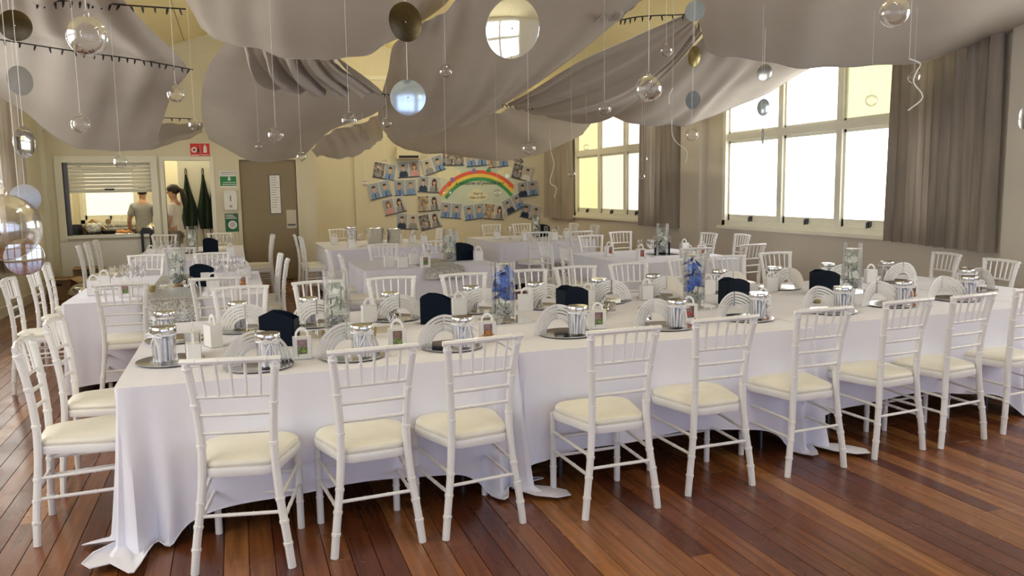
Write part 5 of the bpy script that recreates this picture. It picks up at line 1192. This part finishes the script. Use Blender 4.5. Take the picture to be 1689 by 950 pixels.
# left end and right end settings
plate(-.36, 4.46, 'silver charger plate at left corner of long table'); jar(-.385, 4.44, 'jar of paper rolls at left corner of long table', PZ, rz=-.6, sc=1.08)
plate(-.38, 5.12, 'silver charger plate at left end, farther one'); jar(-.43, 5.12, 'jar of paper rolls at left end, farther one', PZ, rz=-1.2)
gift(-.24, 4.31, PI / 2 + .15, 'gift box seen side on at left corner, nearer one', 'green'); gift(-.255, 4.60, PI / 2 - .1, 'gift box seen side on at left corner, taller one behind', 'green', sc=1.12); gift(-.16, 4.82, PI / 2 + .4, 'gift box with arched handle left of the first rainbow', 'green', sc=1.12)
plate(5.55, 4.86, 'silver charger plate at right end of long table'); jar(5.44, 4.84, 'jar of paper rolls at right end of long table', PZ, rz=.6); rainbow(5.62, 4.86, -PI / 2, 'cut-out rainbow card at right end of long table', 150, z=PZ); gift(5.66, 5.06, -PI / 2, 'gift box at right end of long table', 'red')
for i, (x, y, rz, lab, mk) in enumerate([(.20, 4.72, -.35, 'navy caddy left of first vase', False), (1.20, 5.08, -.3, 'navy caddy left of first blue flower vase', False), (2.17, 5.10, .25, 'navy caddy in the middle of long table', True), (3.42, 5.02, .1, 'navy caddy right of second blue flower vase', False), (4.36, 5.18, -.1, 'navy caddy left of the last clear vase', False)]):
    navy(x, y, rz, lab, 1.12, mk)
for x, y, lab, k in [(.55, 4.95, 'tall vase with white orchids near left end of long table', 'white'), (1.63, 4.98, 'vase full of blue flowers, left one', 'blue'), (3.06, 4.98, 'vase full of blue flowers, right one', 'blue'), (4.64, 5.20, 'tall clear vase with white flowers near right end', 'white')]:
    mirror(x + .02, y, .1, 'square mirror tile under ' + lab); vase(x, y, lab, k)
for x, y, lab in [(.72, 4.72, 'gold tealight cup right of the first vase'), (2.26, 4.80, 'gold tealight cup in front of middle navy caddy'), (3.98, 4.80, 'gold tealight cup left of the seventh near plate'), (.04, 4.92, 'gold tealight cup by the first navy caddy')]: tealight(x, y, lab)
for x, y, lab in [(.92, 5.0, 'silver foil bow in front of third far rainbow'), (2.36, 4.92, 'silver foil bow right of the middle tealight'), (3.66, 5.02, 'silver foil bow right of fourth navy caddy'), (2.42, 4.52, 'silver foil bow beside the fifth near jar')]: foil(x, y, lab)
obj_r = obj('table_runner', MB().box((.0, 4.86, TZ + .0005), (.9, 5.1, TZ + .0015)).mesh('table_runner', 'wall_shade_grey')); tag(obj_r, 'pale fabric runner at left part of long table', 'runner')

# ================================================================ OTHER TABLES
def runner(lab, x0, x1, y0, y1, drop):
    t = thing('sequin_runner', lab, 'runner', (0, 0, 0)); P = []
    path = [(y1, TZ + .004), (y0 + .03, TZ + .004), (y0 - .012, TZ - .002), (y0 - .045, TZ - .05), (y0 - .055, TZ - drop)]
    P = [[(x0 + (x1 - x0) * i / 12, y + .006 * math.sin(i * 1.9) * (1 if k > 2 else 0), z) for i in range(13)] for k, (y, z) in enumerate(path)]
    obj('fabric', MB().grid(P).mesh('fabric', 'sequin', True), t); obj('edge', MB().tube([Vector(p) for p in P[-1]], .004, 5).mesh('edge', 'sequin'), t)
runner('silver sequin runner hanging over end of far left table', -.78, -.32, 7.22, 9.3, .19); runner('silver sequin runner on the centre table', 1.95, 2.4, 8.75, 9.95, .12)
def goblet(x, y, lab, grp):
    t = obj('wine_glass', PM['glass_bowl_'], loc=(x, y, TZ + .002)); tag(t, lab, 'glass', grp)
def glasses(cx, cy, n, lab, r=.14):
    pts = []
    for k in range(n):
        pts.append((cx + r * math.sqrt((k + .4) / n) * math.cos(k * 2.4), cy + r * math.sqrt((k + .4) / n) * math.sin(k * 2.4)))
    pts.sort(key=lambda p: p[0] / p[1])
    for k, (x, y) in enumerate(pts): goblet(x, y, 'empty wine glass, ' + ('leftmost' if k == 0 else 'rightmost' if k == n - 1 else ORD[k] + ' from left') + ' of cluster ' + lab, 'wine glasses ' + lab)
glasses(-.98, 8.25, 7, 'left of runner on sequin table', .17); glasses(-.10, 8.5, 7, 'right of black caddy on sequin table', .17)
glasses(-.95, 12.3, 6, 'left on the hatch table', .17); glasses(-.15, 13.1, 5, 'right on the hatch table', .16)
glasses(1.75, 12.6, 4, 'left of the silver buckets', .2); glasses(2.7, 13.2, 4, 'right of the silver buckets', .2); glasses(2.3, 9.6, 4, 'at far side of centre table', .2)
glasses(4.8, 8.9, 4, 'beside vase on the pier table', .16); glasses(4.4, 13.2, 4, 'on right photo wall table', .2); glasses(5.35, 9.5, 3, 'at far corner of the pier table', .15); glasses(5.2, 13.0, 4, 'right of black box below far window', .25)
mirror(-.55, 8.15, .05, 'square mirror tile under clear vase on sequin runner', 1.1); vase(-.55, 8.15, 'clear vase with water on the sequin runner table', 'white'); navy(-.33, 8.05, .0, 'black caddy with white slip on sequin runner table', 1.2)
o = obj('paper_slip', MB().box((-.04, -.001, -.03), (.04, .001, .03)).mesh('paper_slip', 'white'), loc=(-.30, 7.982, .86)); tag(o, 'small white slip on front of black caddy', 'paper slip')
tealight(-.74, 7.75, 'gold tealight cup on the sequin runner'); foil(-.42, 7.72, 'silver foil bow on the sequin runner', 1.6)
mirror(-.62, 12.6, .0, 'square mirror tile under vase on hatch table'); vase(-.62, 12.6, 'clear pebble vase on the hatch table', 'white'); navy(-.38, 12.75, 0, 'black caddy on the hatch table', 1.2)
FB = 'plain white gift box '
for x, y, rz, lab, c in [(-1.2, 7.75, .1, 'at left edge of sequin runner table', 'green'), (-1.18, 8.2, .2, 'second along left edge of sequin runner table', 'green'), (-.92, 7.5, 0, 'with green candy at near edge of sequin runner table', 'green'), (-.22, 7.45, 0, 'nearest the runner at its right', 'orange'), (.02, 7.62, .1, 'with orange candy on sequin runner table', 'orange'), (.06, 8.55, PI, 'at right edge of sequin runner table', 'green'), (.04, 8.9, PI, 'farther along right edge of sequin runner table', 'green'),
 (-1.12, 11.9, .1, 'at left of the hatch table', 'green'), (-.95, 11.6, 0, 'at near edge of the hatch table', 'green'), (-.1, 11.7, 0, 'at right of the hatch table', 'green'),
 (1.62, 9.12, PI, 'left of pair on centre table', 'green'), (1.74, 8.92, PI, 'nearest pair front on centre table', 'green'), (1.95, 9.3, PI, 'behind the pair on centre table', 'green'), (1.98, 8.85, 0, 'with dark window on centre table', 'green'), (2.75, 9.35, .2, 'at right end of centre table', 'green'),
 (1.5, 13.4, .3, 'at left corner of silver bucket table', 'green'), (1.65, 12.5, 0, 'at near edge of silver bucket table', 'green'), (2.6, 13.6, 0, 'right of the buckets, first', 'green'), (2.75, 13.2, 0, 'right of the buckets, second', 'green'), (2.85, 12.8, 0, 'right of the buckets, third', 'green'),
 (4.25, 13.3, .1, 'at left corner of right photo wall table', 'green'), (4.55, 12.7, .1, 'at near edge of right photo wall table', 'green'), (5.0, 12.5, 0, 'at near right of right photo wall table', 'red'), (5.3, 12.7, 0, 'at right edge of right photo wall table', 'green'),
 (4.42, 9.2, .2, 'with pink candy at left of the pier table', 'red'), (4.55, 8.6, .1, 'with pink candy at near left of the pier table', 'red'), (5.0, 8.25, 0, 'at near edge of the pier table', 'green'), (5.5, 9.2, -.2, 'at far right of the pier table', 'orange'), (5.45, 8.7, -.4, 'with orange candy at right of the pier table', 'orange')]:
    gift(x, y, rz if 'candy' in lab or 'window' in lab else PI + .1, (FB if 'candy' not in lab and 'window' not in lab else 'white gift box ') + lab, c, sc=1.1)
navy(2.62, 9.55, .1, 'navy caddy on the centre table', 1.25); vase(2.42, 9.45, 'pebble filled vase on the centre table', 'white', z=TZ + .002)
vase(5.0, 13.35, 'white flower vase before the photo wall', 'white', z=TZ + .002, h=1.15); navy(5.18, 13.5, 0, 'black caddy before the photo wall', 1.3); vase(5.15, 9.15, 'pebble filled vase on the pier table', 'white', z=TZ + .002); navy(5.22, 9.28, 0, 'black caddy behind vase on the pier table', 1.0); mirror(5.1, 9.05, 0, 'square mirror tile on the pier table', 1.2)
def bucket(x, y, h, r, lab):
    t = thing('ice_bucket', lab, 'bucket', (x, y, TZ + .002), group='silver ice buckets'); obj('body', MB().lathe([(r * .8, 0), (r * .85, .01), (r, h), (r * 1.04, h + .006), (r * .95, h), (r * .8, .02), (.001, .015)], 28).mesh('body', 'silver', True), t)
    for s in (-1, 1): obj('ring_handle', MB().tube([(s * (r + .012), .025 * math.cos(a), h * .75 + .025 * math.sin(a)) for a in [i * PI / 8 for i in range(17)]], .004, 6).mesh('ring_handle', 'silver', True), t)
bucket(2.1, 13.0, .26, .14, 'polished silver ice bucket, left one'); bucket(2.4, 13.05, .24, .12, 'polished silver ice bucket, right one holding glasses'); jar(1.82, 13.75, 'glass jar with silver lid beside the ice buckets', TZ + .002, sc=1.6, bow=False)
# clutter by the kitchen wall
def carton(x, y, z, w_, d_, h_, rz, lab):
    t = thing('cardboard_box', lab, 'box', (x, y, z), rz, group='cardboard boxes by the kitchen wall'); mb = MB(); th = .006
    mb.box((-w_, -d_, 0), (w_, -d_ + th, h_)).box((-w_, d_ - th, 0), (w_, d_, h_)).box((-w_, -d_, 0), (-w_ + th, d_, h_)).box((w_ - th, -d_, 0), (w_, d_, h_)).box((-w_, -d_, 0), (w_, d_, th)); obj('body', mb.mesh('body', 'cardboard'), t)
    obj('flap', MB().box((-w_, -d_ - .15, h_ - .01), (w_, -d_, h_)).mesh('flap', 'cardboard'), t); obj('flap', MB().box((w_, -d_, h_ - .01), (w_ + .14, d_, h_), Matrix.Rotation(.5, 3, 'Y'), c=(w_, 0, h_)).mesh('flap', 'cardboard'), t)
    obj('hand_hole', MB().box((-.05, -d_ - .002, h_ * .68), (.05, -d_ - .0002, h_ * .76)).mesh('hand_hole', 'ink'), t)
carton(-2.42, 15.1, 0, .2, .17, .42, .1, 'upright cardboard box against the white hatch panel'); carton(-2.62, 14.2, 0, .18, .2, .34, -.2, 'open cardboard box with loose flap by left wall')
t = thing('foil_balloon', 'silver foil balloon resting beside the cardboard boxes', 'balloon', (-2.25, 13.6, .24)); obj('balloon', MB().sphere((0, 0, 0), .24, 20, 14, (.9, .9, .62)).mesh('balloon', 'silver', True), t); obj('neck', MB().tube([(0, .21, 0), (0, .26, 0)], [.008, .02], 8).mesh('neck', 'silver', True), t); t.location.z = .15
